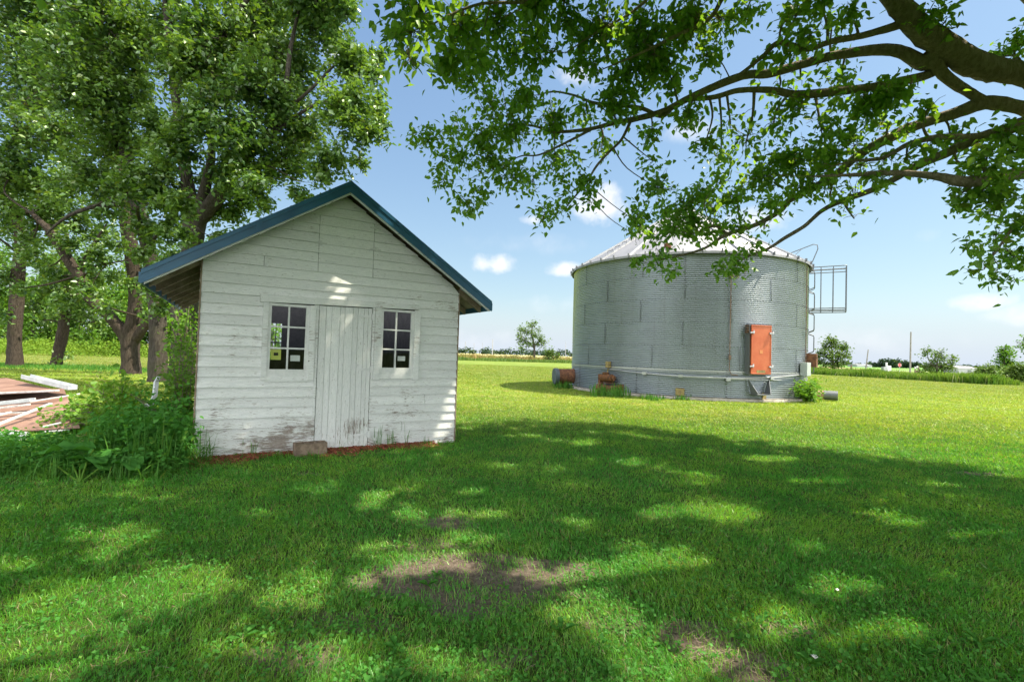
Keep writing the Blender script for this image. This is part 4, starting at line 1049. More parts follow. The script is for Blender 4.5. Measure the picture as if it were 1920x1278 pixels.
# --- upper crown above the frame: its leaves throw the dappled shade on the lawn and the shed
SHADE = [(-9, -3), (13, -3), (12.5, 2.5), gnd(1920, 905)[:2], gnd(1850, 888)[:2], gnd(1700, 868)[:2], gnd(1550, 852)[:2], gnd(1400, 828)[:2], gnd(1250, 812)[:2], gnd(1100, 792)[:2], gnd(1000, 790)[:2], gnd(880, 803)[:2],
         (-1.2, 9.0), (-4.9, 9.0), (-5.4, 6.6), (-6.2, 5.4), (-9, 4.9)]
SHADE = np.array([tuple(p) for p in SHADE])
def inside(P, poly):
    x, y = P[:, 0], P[:, 1]; c = np.zeros(len(P), bool); j = len(poly) - 1
    for i in range(len(poly)):
        xi, yi = poly[i]; xj, yj = poly[j]
        c ^= ((yi > y) != (yj > y)) & (x < (xj - xi) * (y - yi) / (yj - yi + 1e-12) + xi); j = i
    return c
LIT = [(205, 1005, 75, 22), (555, 1112, 62, 20), (940, 874, 40, 8), (1290, 905, 62, 16), (985, 890, 45, 10), (585, 912, 42, 9), (1185, 868, 40, 7), (1245, 962, 52, 11), (1225, 1065, 165, 28), (1570, 1102, 60, 16),
       (1545, 912, 75, 12), (1640, 948, 55, 12), (1505, 1180, 130, 36), (60, 1215, 95, 50), (1120, 1160, 80, 28), (345, 1078, 70, 20), (860, 1250, 110, 26), (90, 1150, 80, 22), (1850, 1000, 60, 10), (1380, 972, 50, 11),
       (730, 1030, 60, 13), (1700, 985, 40, 9), (1330, 940, 40, 9), (1080, 1085, 50, 14), (800, 905, 40, 8), (1830, 960, 50, 10), (1100, 905, 40, 8), (20, 1060, 40, 16), (1090, 980, 35, 9), (1700, 1180, 50, 14),
       (980, 1075, 45, 13), (700, 950, 26, 8), (1450, 1010, 45, 9), (690, 1090, 25, 12), (430, 1200, 60, 20), (1330, 1240, 120, 30), (1790, 1090, 40, 10), (1750, 915, 60, 8), (1100, 830, 30, 5), (1450, 860, 50, 7), (600, 1230, 50, 16),
       (480, 960, 30, 8), (250, 930, 30, 7)]
LITA = np.array(LIT, float); LITA[:, 2:] *= 1.0
FLECK = [(645, 505, 20, 0), (648, 528, 20, 0), (640, 550, 18, 0), (648, 572, 14, 0), (636, 600, 10, 0), (625, 625, 9, 0), (816, 632, 9, 0), (480, 520, 6, 0), (610, 725, 8, 0), (530, 392, 12, 0), (712, 382, 8, 0)]
def shade_clumps():
    """clump positions of the upper crown; the lawn patch each one shades is where the ray to the sun leaves the ground"""
    cot = math.cos(SUN_EL) / math.sin(SUN_EL)
    out = []
    N = 19000
    G = np.stack([rng.uniform(-9, 13, N), rng.uniform(-3, 10.7, N)], 1)
    # ragged edge
    Gj = G + rng.normal(0, .18, G.shape)
    G = G[inside(Gj, SHADE)]
    lit = in_lit(G, 70, 90)
    G = G[~lit]
    for g in G:
        for _ in range(6):
            z = rng.uniform(4.4, 10.5); p = np.array([g[0] + z * cot, g[1], z])
            if p[1] > .2 and -1.25 < p[0] / p[1] < 1.35 and z < CH + p[1] * .80 + .45: continue
            if p[1] > 8.5 and z < 7: continue
            break
        else: continue
        # keep the flecks that fall on the shed front
        bad = False
        for (fx, fy, fr, fh) in FLECK:
            q0 = at(fx, fy, 6.8 if fx < 700 else 7.3)
            r_ = ray(fx, fy); t = (SA @ s_n) / (r_[:2] @ s_n); q0 = r_ * t + np.array([0, 0, CH])
            v = p - q0; dd = v - SUN * (v @ SUN)
            if np.linalg.norm(dd) < .12: bad = True
        if not bad: out.append(p)
    return np.array(out)
clp = shade_clumps()
# limbs of the upper crown, spreading over the camera and left of it
up_limbs = []
for (x, y, z) in [(4.5, 7.3, 8.6), (2.6, 5.2, 7.6), (1.2, 3.0, 6.6), (2.2, .6, 6.2), (4.5, -1.2, 6.5), (7.5, -1.8, 7.0), (6.4, 9.3, 9.4), (10.8, 3.0, 8.5), (5.6, 3.4, 8.8), (0.0, 6.6, 8.4), (-.6, 1.4, 5.8), (11.5, 8.0, 8.6)]:
    a = np.array([9.3, 4.6, 5.4]); b = np.array([x, y, z]); m = (a + b) / 2 + np.array([0, 0, .9])
    up_limbs.append(([('w', *a), ('w', *m), ('w', *b)], [.10, .05, .015]))
def near_tree():
    hubs = []
    tmp = Skel((0, 0, 0))
    for L in up_limbs + near_limbs[2:4]:
        tmp.limb([np.array(p[1:]) for p in L[0]], L[1], k=8, wob=0)
    A = np.concatenate(tmp.pts); extra = []
    for p in clp:
        i = ((A - p) ** 2).sum(1).argmin(); h = A[i]
        mid = h
        if np.linalg.norm(h - p) > .5: mid = p + (h - p) / np.linalg.norm(h - p) * .5
        # twigs must stay out of the picture: leave those short
        px, py, d = proj((p + mid) / 2)
        if d[0] > 0 and -20 < px[0] < 1940 and py[0] > -20: mid = p + np.array([.1, -.05, .25])
        extra.append((mid, p, 20, .19))
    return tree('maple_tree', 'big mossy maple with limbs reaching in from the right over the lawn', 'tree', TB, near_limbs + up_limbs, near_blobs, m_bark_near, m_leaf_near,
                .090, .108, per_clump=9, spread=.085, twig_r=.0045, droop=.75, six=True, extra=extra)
rt, nl = near_tree(); print('near leaves', nl, 'clumps', len(clp))

# --- the grove on the left
def grove():
    n = {}
    # big maple right behind the shed
    L = [([(345, 722, 15.5), (346, 640, 15.5), (350, 560, 15.5), (358, 490, 15.5), (364, 440, 15.5), (366, 400, 15.5)], [.48, .38, .33, .31, .30, .29]),
         ([(364, 410, 15.5), (352, 350, 15.4), (345, 300, 15.3), (338, 240, 15.2), (328, 170, 15.1), (320, 100, 15), (312, 0, 15), (305, -120, 15)], [.24, .20, .17, .15, .13, .12, .10, .06]),
         ([(370, 400, 15.5), (386, 350, 15.2), (396, 290, 15), (400, 220, 15), (404, 150, 14.8), (380, 70, 14.8), (366, 0, 14.6), (360, -80, 14.6)], [.20, .15, .12, .10, .09, .08, .07, .05]),
         ([(372, 415, 15.5), (405, 372, 15.2), (440, 322, 15), (470, 285, 14.8), (500, 262, 14.6), (528, 205, 14.4), (538, 150, 14.2), (545, 90, 14.2), (560, 20, 14)], [.26, .22, .19, .17, .15, .10, .08, .06, .03]),
         ([(500, 262, 14.6), (560, 215, 14.2), (610, 190, 14), (660, 200, 14)], [.07, .05, .035, .02]),
         ([(528, 215, 14.4), (580, 170, 14), (630, 120, 14), (670, 90, 14)], [.06, .045, .03, .015]),
         ([(404, 300, 15), (440, 300, 14.6), (500, 310, 14.3), (560, 340, 14)], [.035, .03, .022, .012]),
         ([(398, 80, 14.8), (430, 40, 14.6), (455, 10, 14.5), (500, -40, 14.4)], [.09, .08, .07, .04]),
         ([(450, 60, 14.6), (452, 110, 14.5), (445, 160, 14.6)], [.03, .03, .02]),
         ([(372, 430, 15.4), (345, 330, 14.6), (340, 300, 14.4), (346, 260, 14.2)], [.03, .02, .02, .01])]
    b = [(600, 40, 85), (660, 112, 62), (540, 120, 85), (650, 205, 72), (692, 252, 38), (560, 235, 84), (480, 160, 84), (480, 60, 90), (420, 140, 84), (620, 300, 46), (540, 310, 56), (675, 305, 22),
         (440, 250, 76), (400, 60, 84), (350, 120, 80), (380, 222, 66), (470, 350, 40), (640, 10, 46), (705, 102, 28), (706, 205, 34), (722, 232, 20), (430, 400, 40), (330, 60, 70), (330, 280, 56), (520, 20, 70),
         (600, 330, 26), (410, 440, 30), (700, 140, 26), (410, 470, 22), (350, 440, 26), (310, 420, 30), (450, 380, 40), (340, 380, 34), (395, 330, 30), (430, 340, 44), (560, 370, 26), (440, 300, 40), (500, 330, 40), (350, 500, 20), (580, -60, 90), (460, -80, 100), (340, -80, 100), (500, 380, 22), (300, 350, 40)]
    B = [(x, y, r, 14.6 + rng.uniform(-1.6, 1.6)) for (x, y, r) in b]
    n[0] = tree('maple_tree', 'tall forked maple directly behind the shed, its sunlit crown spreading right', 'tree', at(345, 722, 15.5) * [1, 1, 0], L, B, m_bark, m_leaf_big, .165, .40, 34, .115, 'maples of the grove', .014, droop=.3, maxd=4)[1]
    # trunk just left of the shed with sprouting foliage
    L = [([(297, 722, 17.5), (297, 660, 17.5), (296, 600, 17.5), (290, 540, 17.5), (280, 480, 17.4), (268, 420, 17.3), (252, 370, 17.2), (240, 310, 17), (230, 240, 17), (222, 150, 17), (215, 40, 17)], [.36, .30, .27, .25, .24, .25, .22, .20, .17, .14, .08]),
         ([(252, 385, 17.2), (200, 384, 16.6), (160, 392, 16), (120, 410, 15.6), (85, 440, 15.4)], [.09, .08, .06, .05, .03]),
         ([(232, 250, 17), (180, 210, 16.5), (130, 190, 16)], [.07, .05, .03]),
         ([(225, 180, 17), (262, 120, 16.5), (290, 60, 16.5)], [.07, .05, .03])]
    b = [(250, 60, 90), (180, 40, 96), (240, 170, 84), (160, 160, 96), (300, 250, 60), (220, 270, 84), (250, 350, 60), (310, 380, 44), (170, 330, 60), (290, 430, 34), (312, 555, 26), (300, 575, 20), (325, 530, 22), (200, 400, 40), (200, -70, 100), (130, 100, 80), (270, 470, 26), (305, 500, 26), (320, 440, 26), (300, 330, 50), (262, 420, 26), (200, 350, 40), (280, 540, 20), (340, 560, 16)]
    B = [(x, y, r, 16.6 + rng.uniform(-1.5, 1.5)) for (x, y, r) in b]
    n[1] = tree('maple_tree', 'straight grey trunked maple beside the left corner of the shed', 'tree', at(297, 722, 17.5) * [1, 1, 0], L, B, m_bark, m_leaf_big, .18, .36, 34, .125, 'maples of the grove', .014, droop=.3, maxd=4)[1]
    # crooked many-stemmed tree
    L = [([(245, 702, 21.5), (244, 660, 21.5), (246, 625, 21.5), (252, 590, 21.5), (254, 540, 21.5), (248, 480, 21.4), (240, 430, 21.3), (230, 370, 21.2), (222, 310, 21), (205, 220, 21), (195, 120, 21), (185, 20, 21)], [.42, .35, .33, .28, .26, .28, .26, .25, .24, .20, .16, .10]),
         ([(240, 632, 21.5), (220, 610, 21.4), (195, 582, 21.2), (165, 552, 21), (150, 520, 20.8), (130, 490, 20.6), (108, 455, 20.4), (90, 430, 20.2), (60, 400, 20)], [.30, .26, .23, .21, .20, .19, .17, .14, .08]),
         ([(146, 516, 20.8), (160, 480, 20.6), (180, 450, 20.6), (200, 420, 20.6)], [.09, .07, .05, .03]),
         ([(152, 522, 20.8), (175, 500, 20.4), (215, 492, 20.2), (250, 485, 20)], [.07, .05, .03, .02]),
         ([(250, 640, 21.5), (272, 612, 21.4), (290, 590, 21.4), (320, 580, 21.4), (345, 560, 21.4)], [.20, .18, .16, .14, .12]),
         ([(205, 220, 21), (150, 180, 20.5), (100, 160, 20)], [.08, .06, .03])]
    b = [(100, 60, 110), (60, 160, 110), (30, 60, 110), (120, 250, 90), (30, 250, 90), (70, 340, 60), (130, 340, 60), (190, 440, 40), (150, 410, 50), (60, 410, 46), (210, 520, 26), (120, 520, 30), (20, -60, 100), (110, 440, 30), (240, 530, 20), (330, 480, 30), (20, 330, 60), (180, 480, 34), (220, 450, 30), (130, 460, 34), (90, 500, 30), (60, 450, 30), (170, 540, 26), (270, 560, 16), (290, 510, 30), (100, 400, 40), (40, 540, 22), (110, 560, 24), (200, 575, 22), (270, 590, 14), (165, 500, 30)]
    B = [(x, y, r, 20.5 + rng.uniform(-1.5, 1.5)) for (x, y, r) in b]
    n[2] = tree('maple_tree', 'crooked maple splitting low into three leaning stems behind the weeds', 'tree', at(245, 702, 21.5) * [1, 1, 0], L, B, m_bark_red, m_leaf_big, .20, .32, 30, .15, 'maples of the grove', .010, droop=.3, maxd=5)[1]
    # far left straight trunk
    L = [([(27, 690, 24), (28, 640, 24), (30, 580, 24), (34, 520, 24), (38, 470, 24), (36, 420, 24), (20, 370, 23.6), (0, 320, 23), (-30, 250, 23)], [.36, .29, .27, .26, .26, .24, .18, .14, .08]),
         ([(38, 470, 24), (60, 440, 23.6), (90, 400, 23), (120, 350, 22.6)], [.14, .10, .06, .03]),
         ([(37, 480, 24), (10, 455, 23.4), (-20, 440, 23)], [.06, .05, .03])]
    b = [(10, 420, 50), (60, 470, 40), (90, 390, 50), (0, 520, 34), (-20, 350, 80), (40, 330, 60), (70, 500, 24), (-10, 590, 26), (20, 390, 40)]
    B = [(x, y, r, 23.4 + rng.uniform(-1.5, 1.5)) for (x, y, r) in b]
    n[3] = tree('maple_tree', 'straight trunk standing nearest the left edge of the photo', 'tree', at(27, 690, 24) * [1, 1, 0], L, B, m_bark_red, m_leaf_big, .22, .28, 22, .24, 'maples of the grove', .010, droop=.3, maxd=5)[1]
    # slim leaning one with a shoot at its foot
    L = [([(105, 688, 27), (110, 660, 27), (116, 630, 27), (122, 590, 27), (126, 540, 27), (128, 490, 27), (124, 430, 27)], [.30, .26, .25, .22, .18, .14, .08]),
         ([(124, 560, 27), (96, 520, 26.5), (80, 480, 26)], [.07, .05, .02]), ([(126, 540, 27), (160, 500, 26.5), (190, 470, 26)], [.07, .05, .02])]
    b = [(90, 540, 40), (130, 560, 40), (60, 570, 26), (160, 520, 40), (120, 490, 44), (180, 560, 30), (110, 590, 22), (80, 600, 18), (200, 480, 30), (112, 674, 11), (124, 668, 9), (102, 680, 8), (160, 590, 20), (190, 600, 24)]
    B = [(x, y, r, 26.6 + rng.uniform(-1.3, 1.3)) for (x, y, r) in b]
    n[4] = tree('maple_tree', 'slim dark trunked maple with a leafy shoot growing at its foot', 'tree', at(105, 688, 27) * [1, 1, 0], L, B, m_bark_red, m_leaf_big, .22, .30, 20, .24, 'maples of the grove', .010, droop=.3, maxd=5)[1]
    print('grove', n)
grove()

# --- wood edge behind the hay field: trees one can tell apart only roughly
def wood_edge():
    spots = [(-8, 575, 52, 60), (62, 560, 48, 55), (118, 580, 40, 58), (175, 575, 46, 54), (232, 585, 36, 50), (285, 570, 46, 56), (340, 575, 42, 52), (30, 520, 50, 66), (150, 530, 46, 68), (260, 520, 50, 66), (335, 510, 50, 64)]
    labs = ['at the left edge of the photo', 'left of the slim dark trunk', 'right behind the slim dark trunk', 'between slim trunk and crooked maple', 'left of the crooked maple fork', 'behind the straight grey trunk',
            'nearest the shed wall', 'taller, second row at the left edge', 'taller, second row behind the slim trunk', 'taller, second row behind the crooked maple', 'taller, second row behind the shed eave']
    for (px, py, r, Y), lb in zip(spots, labs):
        g = at(px, py, Y); h = g[2]; base = np.array([g[0], Y, 0.0])
        rm = r * Y / 900
        L = [([('w', base[0], Y, 0), ('w', base[0] + .2, Y, h * .5), ('w', base[0], Y, h)], [.2, .15, .06])]
        nb = 15
        B = [('w', base + np.array([rng.normal(0, rm * .55), rng.normal(0, rm * .5), abs(rng.uniform(.2, h * 1.35)) + .3]), rm * .55, 300) for _ in range(nb)]
        tree('broadleaf_tree', 'bushy green tree of the wood edge, ' + lb, 'tree', base, L, B, m_bark, m_leaf_wood, .42, 1, 12, .5, 'trees of the wood edge beyond the hay field', .02, sub=True, maxd=6)
wood_edge()

# --- open-field trees and bushes
def field_tree(name, label, cat, px, pyb, Y, blobs, limbs=None, leaf=.35, dens=.5, group=None, bark=m_bark, leafm=m_leaf_far, per=10):
    g = at(px, pyb, Y); base = np.array([g[0], Y, 0.0])
    if limbs is None: limbs = [([('w', *base), (blobs[0][0], blobs[0][1], Y)], [.25, .06])]
    B = [(x, y, r, Y + rng.normal(0, r * Y / 900 * .5)) for (x, y, r) in blobs]
    return tree(name, label, cat, base, limbs, B, bark, leafm, leaf, dens, per, leaf * .9, group, leaf * .05, droop=.2, maxd=r_max(B))
def r_max(B): return 8
field_tree('field_tree', 'lone windswept tree in the field left of the grain bin', 'tree', 1001, 672, 120,
    [(995, 610, 9), (1003, 606, 7), (985, 622, 11), (976, 618, 8), (1000, 628, 12), (1012, 632, 10), (980, 638, 10), (990, 645, 10), (1016, 642, 8), (1022, 640, 6), (973, 630, 7), (1005, 646, 9), (978, 650, 7), (1012, 618, 6), (972, 640, 5), (1020, 650, 5)],
    [([(1001, 674, 120), (1002, 655, 120), (1000, 640, 120), (996, 622, 120), (1000, 610, 120)], [.35, .26, .2, .14, .06]), ([(1001, 652, 120), (990, 640, 120), (980, 632, 119)], [.14, .1, .05]), ([(1001, 650, 120), (1010, 640, 120), (1018, 636, 121)], [.14, .1, .05])], leaf=.5, dens=1.25, per=7)
field_tree('bush', 'round dense green bush between the lone field tree and the bin', 'bush', 1030, 672, 105, [(1026, 662, 9), (1036, 660, 9), (1032, 668, 9), (1042, 667, 6), (1024, 669, 6), (1048, 670, 5)], leaf=.4, dens=2.0)
field_tree('field_tree', 'round airy tree standing just right of the grain bin', 'tree', 1560, 696, 72,
    [(1558, 640, 12), (1566, 646, 12), (1548, 650, 12), (1578, 652, 12), (1586, 648, 8), (1540, 664, 12), (1556, 664, 14), (1574, 668, 14), (1586, 668, 9), (1536, 678, 10), (1550, 682, 12), (1568, 684, 13), (1582, 682, 9), (1590, 660, 6), (1532, 670, 7), (1556, 634, 7)],
    [([(1562, 700, 72), (1562, 680, 72), (1560, 660, 72), (1558, 642, 72)], [.22, .16, .1, .04]), ([(1562, 684, 72), (1574, 668, 72), (1582, 654, 72)], [.1, .06, .03]), ([(1562, 680, 72), (1548, 668, 72), (1540, 660, 72)], [.1, .06, .03])], leaf=.34, dens=1.15, per=8)
field_tree('field_tree', 'scraggly low tree with bare gaps right of the tall pole', 'tree', 1760, 706, 70,
    [(1738, 658, 7), (1744, 654, 5), (1730, 664, 5), (1758, 664, 8), (1764, 660, 6), (1750, 672, 7), (1770, 672, 8), (1782, 668, 5), (1788, 674, 6), (1748, 684, 12), (1736, 690, 11), (1762, 688, 13), (1776, 688, 10), (1784, 682, 6), (1730, 698, 8), (1750, 698, 10), (1768, 700, 9)],
    [([(1758, 708, 70), (1756, 690, 70), (1758, 676, 70), (1762, 660, 70)], [.16, .12, .08, .03]), ([(1755, 690, 70), (1742, 676, 70), (1738, 658, 70)], [.08, .05, .03]), ([(1757, 690, 70), (1776, 680, 70), (1788, 670, 70)], [.08, .05, .03])], leaf=.34, dens=1.3, per=7)
field_tree('field_tree', 'dark upright tree rising from the bushes at the right edge', 'tree', 1884, 708, 62,
    [(1880, 656, 7), (1888, 652, 5), (1876, 668, 9), (1890, 666, 9), (1898, 660, 5), (1882, 680, 11), (1896, 680, 9), (1868, 678, 5), (1884, 690, 12), (1902, 690, 8)],
    [([(1884, 710, 62), (1884, 690, 62), (1883, 670, 62), (1881, 654, 62)], [.14, .1, .07, .03])], leaf=.34, dens=1.4, leafm=m_leaf_wood, per=7)
for (px, py, Y, bl, lb) in [(1850, 712, 60, [(1846, 694, 12), (1858, 690, 10), (1836, 700, 10), (1862, 700, 12), (1848, 704, 12), (1828, 706, 8)], 'low yellow green bush at the end of the weed strip'),
                            (1900, 714, 55, [(1896, 696, 12), (1908, 692, 14), (1918, 694, 14), (1888, 704, 12), (1904, 706, 14), (1920, 706, 14), (1878, 708, 8)], 'dense green bush at the right edge below the upright tree')]:
    field_tree('bush', lb, 'bush', px, py, Y, bl, leaf=.3, dens=1.9)
field_tree('field_tree', 'tree twigs entering at the right edge above the bushes', 'tree', 1960, 712, 50, [(1912, 642, 4), (1906, 648, 3), (1918, 652, 5), (1950, 640, 26), (1960, 670, 30)],
    [([(1962, 714, 50), (1956, 680, 50), (1945, 656, 50), (1920, 645, 50), (1904, 640, 50)], [.2, .14, .07, .04, .015])], leaf=.26, dens=1.0, leafm=m_leaf_wood, per=6)

# --- vegetation bands (uncountable)
def band_blades(name, label, pts_fn, N, h, w, mat, cat='weeds', leafy=0.0):
    P = pts_fn(N); N = len(P); th = rng.uniform(0, 6.28, N); H_ = h * rng.uniform(.5, 1.15, N) * (.8 + .3 * np.sin(P[:, 0] * .9 + np.sin(P[:, 1] * .7)) * np.sin(P[:, 0] * .37 + P[:, 1] * .5))
    if hasattr(h, '__len__'): pass
    ln = rng.normal(0, .28, (N, 2)) * H_[:, None]
    d = np.stack([np.cos(th), np.sin(th), np.zeros(N)], 1) * (w * rng.uniform(.6, 1.3, N))[:, None] / 2
    B = np.concatenate([P, np.zeros((N, 1))], 1); M_ = B + np.concatenate([ln * .35, (H_ * .6)[:, None]], 1); T = B + np.concatenate([ln, H_[:, None]], 1)
    V = np.stack([B - d, B + d, M_ + d * .9, M_ - d * .9, T], 1).reshape(-1, 3); i = np.arange(N)[:, None] * 5
    F3 = np.concatenate([i + np.array([[0, 1, 2]]), i + np.array([[0, 2, 3]]), i + np.array([[3, 2, 4]])])
    o = link(name, np_mesh(name, V, F3), mat); return tag(o, label, cat, kind='stuff')
def line_strip(a, b, wa, wb):
    a = np.array(a); b = np.array(b)
    def f(N):
        t = rng.uniform(0, 1, N); d = b - a; n_ = np.array([-d[1], d[0]]) / np.linalg.norm(d)
        wd = wa + (wb - wa) * t; return a + d * t[:, None] + n_ * (rng.uniform(-1, 1, N) * wd / 2)[:, None] + rng.normal(0, .15, (N, 2))
    return f
a = gnd(1500, 699)[:2]; b = gnd(1885, 722)[:2]
band_blades('weed_strip', 'long strip of tall green weeds across the lawn right of the bin', line_strip(a, b, 5, 3.2), 26000, 1.0, .07, mat_leaf('ditch_weeds', (.075, .17, .025), (.17, .26, .05), .35, .0, .3, yellow=(.45, .45, .30)))
band_blades('weed_strip', 'low pale weeds growing just past the tall strip', line_strip(a + [0, 6], b + [6, 8], 6, 6), 7000, .95, .10, m_gold)
band_blades('weed_strip', 'low weeds bordering the lawn left of the bin beneath the lone tree', line_strip((-16, 92), (26, 104), 9, 9), 11000, .62, .16, m_leaf_far)
band_blades('weed_strip', 'tan and green rough grass behind the low weeds on the field edge', line_strip((-30, 120), (60, 132), 16, 16), 9000, 1.3, .2, mat_leaf('tan_grass', (.30, .22, .10), (.20, .22, .06), .2, 0, .1))
def gold_pts(N):
    P = np.stack([rng.uniform(-62, -14, N), rng.uniform(33, 56, N)], 1)
    e = 36 + (P[:, 0] + 60) * .34
    return P[P[:, 1] > e]
GP = gold_pts(60000); hz = (1.1 + .5 * np.sin(GP[:, 0] * .7) * np.sin(GP[:, 1] * .5 + GP[:, 0] * .3)) * np.clip((GP[:, 1] - (36 + (GP[:, 0] + 60) * .34)) / 1.5, .15, 1)
GC = np.concatenate([GP, (hz * rng.uniform(.05, 1.15, len(GP)))[:, None]], 1); V, F = leaf_mesh(GC, .22, np.zeros(3), .0, wide=.5)
tag(link('goldenrod', np_mesh('goldenrod', V, F), m_gold), 'thick bank of yellow green goldenrod weeds beyond the mown hay', 'weeds', kind='stuff')
band_blades('rough_grass', 'uncut grass fringe under the grove trees', lambda N: np.stack([rng.uniform(-30, -9, N), rng.normal(24.5, 1.0, N)], 1), 9000, .2, .03, m_leaf_tallgrass)

# far treeline (one mass) and far tree groups
def far_mass(name, label, rows, leaf, mat=m_leaf_dark, cat='trees'):
    C = []
    for (x, y, r, n, hz) in rows:
        k = n; u = rng.normal(0, 1, (k, 3)); u /= np.linalg.norm(u, axis=1)[:, None]
        p = u * (rng.uniform(0, 1, k) ** .35)[:, None] * np.array([r, r, hz / 2]) + np.array([x, y, hz / 2]); C.append(p)
    C = np.concatenate(C); C[:, 2] = np.maximum(C[:, 2], leaf * .5)
    V, F = leaf_mesh(C, leaf, np.zeros(3), .1, wide=.9); o = link(name, np_mesh(name, V, F), mat); return tag(o, label, cat, kind='stuff')
rows = []
for i in range(90):
    x = -260 + i * 6.6; rows.append((x + rng.normal(0, 3), 900 + rng.normal(0, 25), rng.uniform(6, 11), 90, rng.uniform(7, 15)))
for i in range(120):
    x = 430 + i * 7.0; 
    rows.append((x, 1000 + rng.normal(0, 20), rng.uniform(5, 9), 60, rng.uniform(6, 11)))
far_mass('far_treeline', 'thin dark far-off wood along the horizon', rows, 3.2)
for (px, Y, w, h, lb) in [(1668, 420, 16, 18, 'dark round far grove left of the stop sign'), (1646, 430, 7, 9, 'small far grove left of the pale cabinet'), (1712, 420, 10, 16, 'dark far grove just right of the tall pole'), (1684, 430, 10, 12, 'low far grove directly behind the stop sign')]:
    g = at(px, 690, Y); W_ = w * Y / 900; n_ = 5
    rows = [(g[0] + rng.normal(0, W_ * .5), Y + rng.normal(0, 4), W_ * .5, 260, h * Y / 900 * rng.uniform(.75, 1.05)) for _ in range(n_)]
    far_mass('far_grove', lb, rows, 1.5)

# --- poles, sign, cabinet and farm bits by the road
def pole(px, pyt, pyb, Y, r, label, lean=0, name='utility_pole', cat='pole', arm=False, mat=m_pole, group=None):
    t = at(px, pyt, Y); m = MB(); base = np.array([t[0] + lean, Y, 0]); 
    m.tube([(0, 0, -.2), tuple(t - base)], [r, r * .7], 10)
    if arm: m.box(tuple((t - base) - np.array([0, 0, .5])), (2.2, .12, .12))
    o = m.build(name, mat, smooth=False); o.location = tuple(base); tag(o, label, cat, group); return o
pole(1708, 622, 702, 88, .15, 'tall bare grey wooden pole left of the scraggly tree', lean=-.1)
pole(1628, 655, 702, 84, .11, 'shorter leaning grey pole between the bin tree and stop sign', lean=-.5)
for (px, pyt, Y, r, lb) in [(924, 636, 700, .8, 'tallest far pole on the horizon right of the shed eave'), (889, 643, 900, .7, 'second far pole on the horizon from the shed'), (873, 640, 900, .9, 'far pole with thick top nearest the shed wall'),
                            (905, 642, 950, .5, 'faint thin far pole between two thicker ones'), (1061, 640, 800, .5, 'thin mast on the horizon at the left side of the bin')]:
    pole(px, pyt, 665, Y, r, lb, name='far_pole', mat=m_steel, group='far poles along the horizon')
def sign():
    p = at(1687, 684, 112); base = (p[0], 112, 0)
    r = empty('stop_sign', base, 0, 'red octagonal stop sign on a post by the road', 'sign')
    m = MB(); m.box((0, .05, (p[2] + .2) / 2), (.07, .05, p[2] + .3)); m.build('post', m_steel, r)
    def octa(rad, y, th, mat, nm):
        m = MB(); V = []
        for yy in (y, y + th):
            for k in range(8): a = math.pi / 8 + k * math.pi / 4; V.append((rad * math.cos(a), yy, p[2] + rad * math.sin(a)))
        m.add(V, [tuple(range(8)), tuple(range(15, 7, -1))] + [(k, (k + 1) % 8, 8 + (k + 1) % 8, 8 + k) for k in range(8)]); return m.build(nm, mat, r)
    octa(.44, 0, .02, m_white, 'border'); octa(.41, -.006, .005, m_red, 'face')
    c = bpy.data.curves.new('lettering', 'FONT'); c.body = 'STOP'; c.size = .34; c.align_x = 'CENTER'; c.align_y = 'CENTER'; c.extrude = .003
    tmp = bpy.data.objects.new('tmp', c); COL.objects.link(tmp); bpy.context.view_layer.update()
    me = bpy.data.meshes.new_from_object(tmp.evaluated_get(bpy.context.evaluated_depsgraph_get())); bpy.data.objects.remove(tmp); me.materials.clear()
    o = link('lettering', me, m_white, r, (0, -.012, p[2])); o.rotation_euler = (math.pi / 2, 0, 0)
sign()
def cabinet():
    p = gnd(1661, 702); Y = 82; g = at(1662, 697, Y); base = (g[0], Y, 0); r = empty('utility_cabinet', base, 0, 'pale grey utility cabinet by the road left of the stop sign', 'cabinet')
    m = MB(); m.box((-.35, 0, .75), (.7, .6, 1.1)); m.build('cabinet_body', m_steel, r, bevel=.02)
    m = MB(); m.box((.32, 0, .85), (.62, .5, 1.3)); m.box((.0, 0, 1.75), (.22, .22, .55)); m.build('meter_housing', m_white, r, bevel=.02)
    m = MB(); m.box((0, 0, .1), (1.5, .8, .2)); m.build('pad', m_conc, r)
cabinet()
def mailbox():
    Y = 74; g = at(1722, 700, Y); base = (g[0], Y, 0); r = empty('gate_post', base, 0, 'dark post with white round reflectors right of the tall pole', 'post')
    m = MB(); m.box((.0, 0, .75), (.16, .16, 1.7)); m.box((-.5, 0, .55), (.14, .14, 1.2)); m.box((-.25, .1, .75), (.6, .05, .35)); m.build('post', m_rafter, r)
    for (x, z) in ((-.28, 1.45), (-.58, 1.3)):
        m = MB(); m.cyl((x, -.1, z), (x, -.14, z), .15, 14); m.build('reflector', m_white, r)
mailbox()
pole(1596, 684, 705, 70, .10, 'short reddish fence post right of the bin tree', name='fence_post', cat='post', mat=m_rust)
def barn(px, Y, w, h, label, mat):
    g = at(px, 690, Y); r = empty('farm_building', (g[0], Y, 0), .2, label, 'building')
    m = MB(); m.box((0, 0, h / 2), (w, w * .6, h)); m.build('wall', mat, r)
    m = MB(); m.add([(-w / 2 - .3, -w * .33, h), (w / 2 + .3, -w * .33, h), (w / 2 + .3, w * .33, h), (-w / 2 - .3, w * .33, h), (-w / 2 - .3, 0, h * 1.45), (w / 2 + .3, 0, h * 1.45)], [(0, 1, 5, 4), (2, 3, 4, 5), (0, 4, 3), (1, 2, 5), (0, 3, 2, 1)]); m.build('roof', m_galv_roof, r)
    m = MB(); m.box((w * .1, -w * .3 - .05, h * .35), (w * .18, .1, h * .7)); m.build('door', m_darksteel, r)
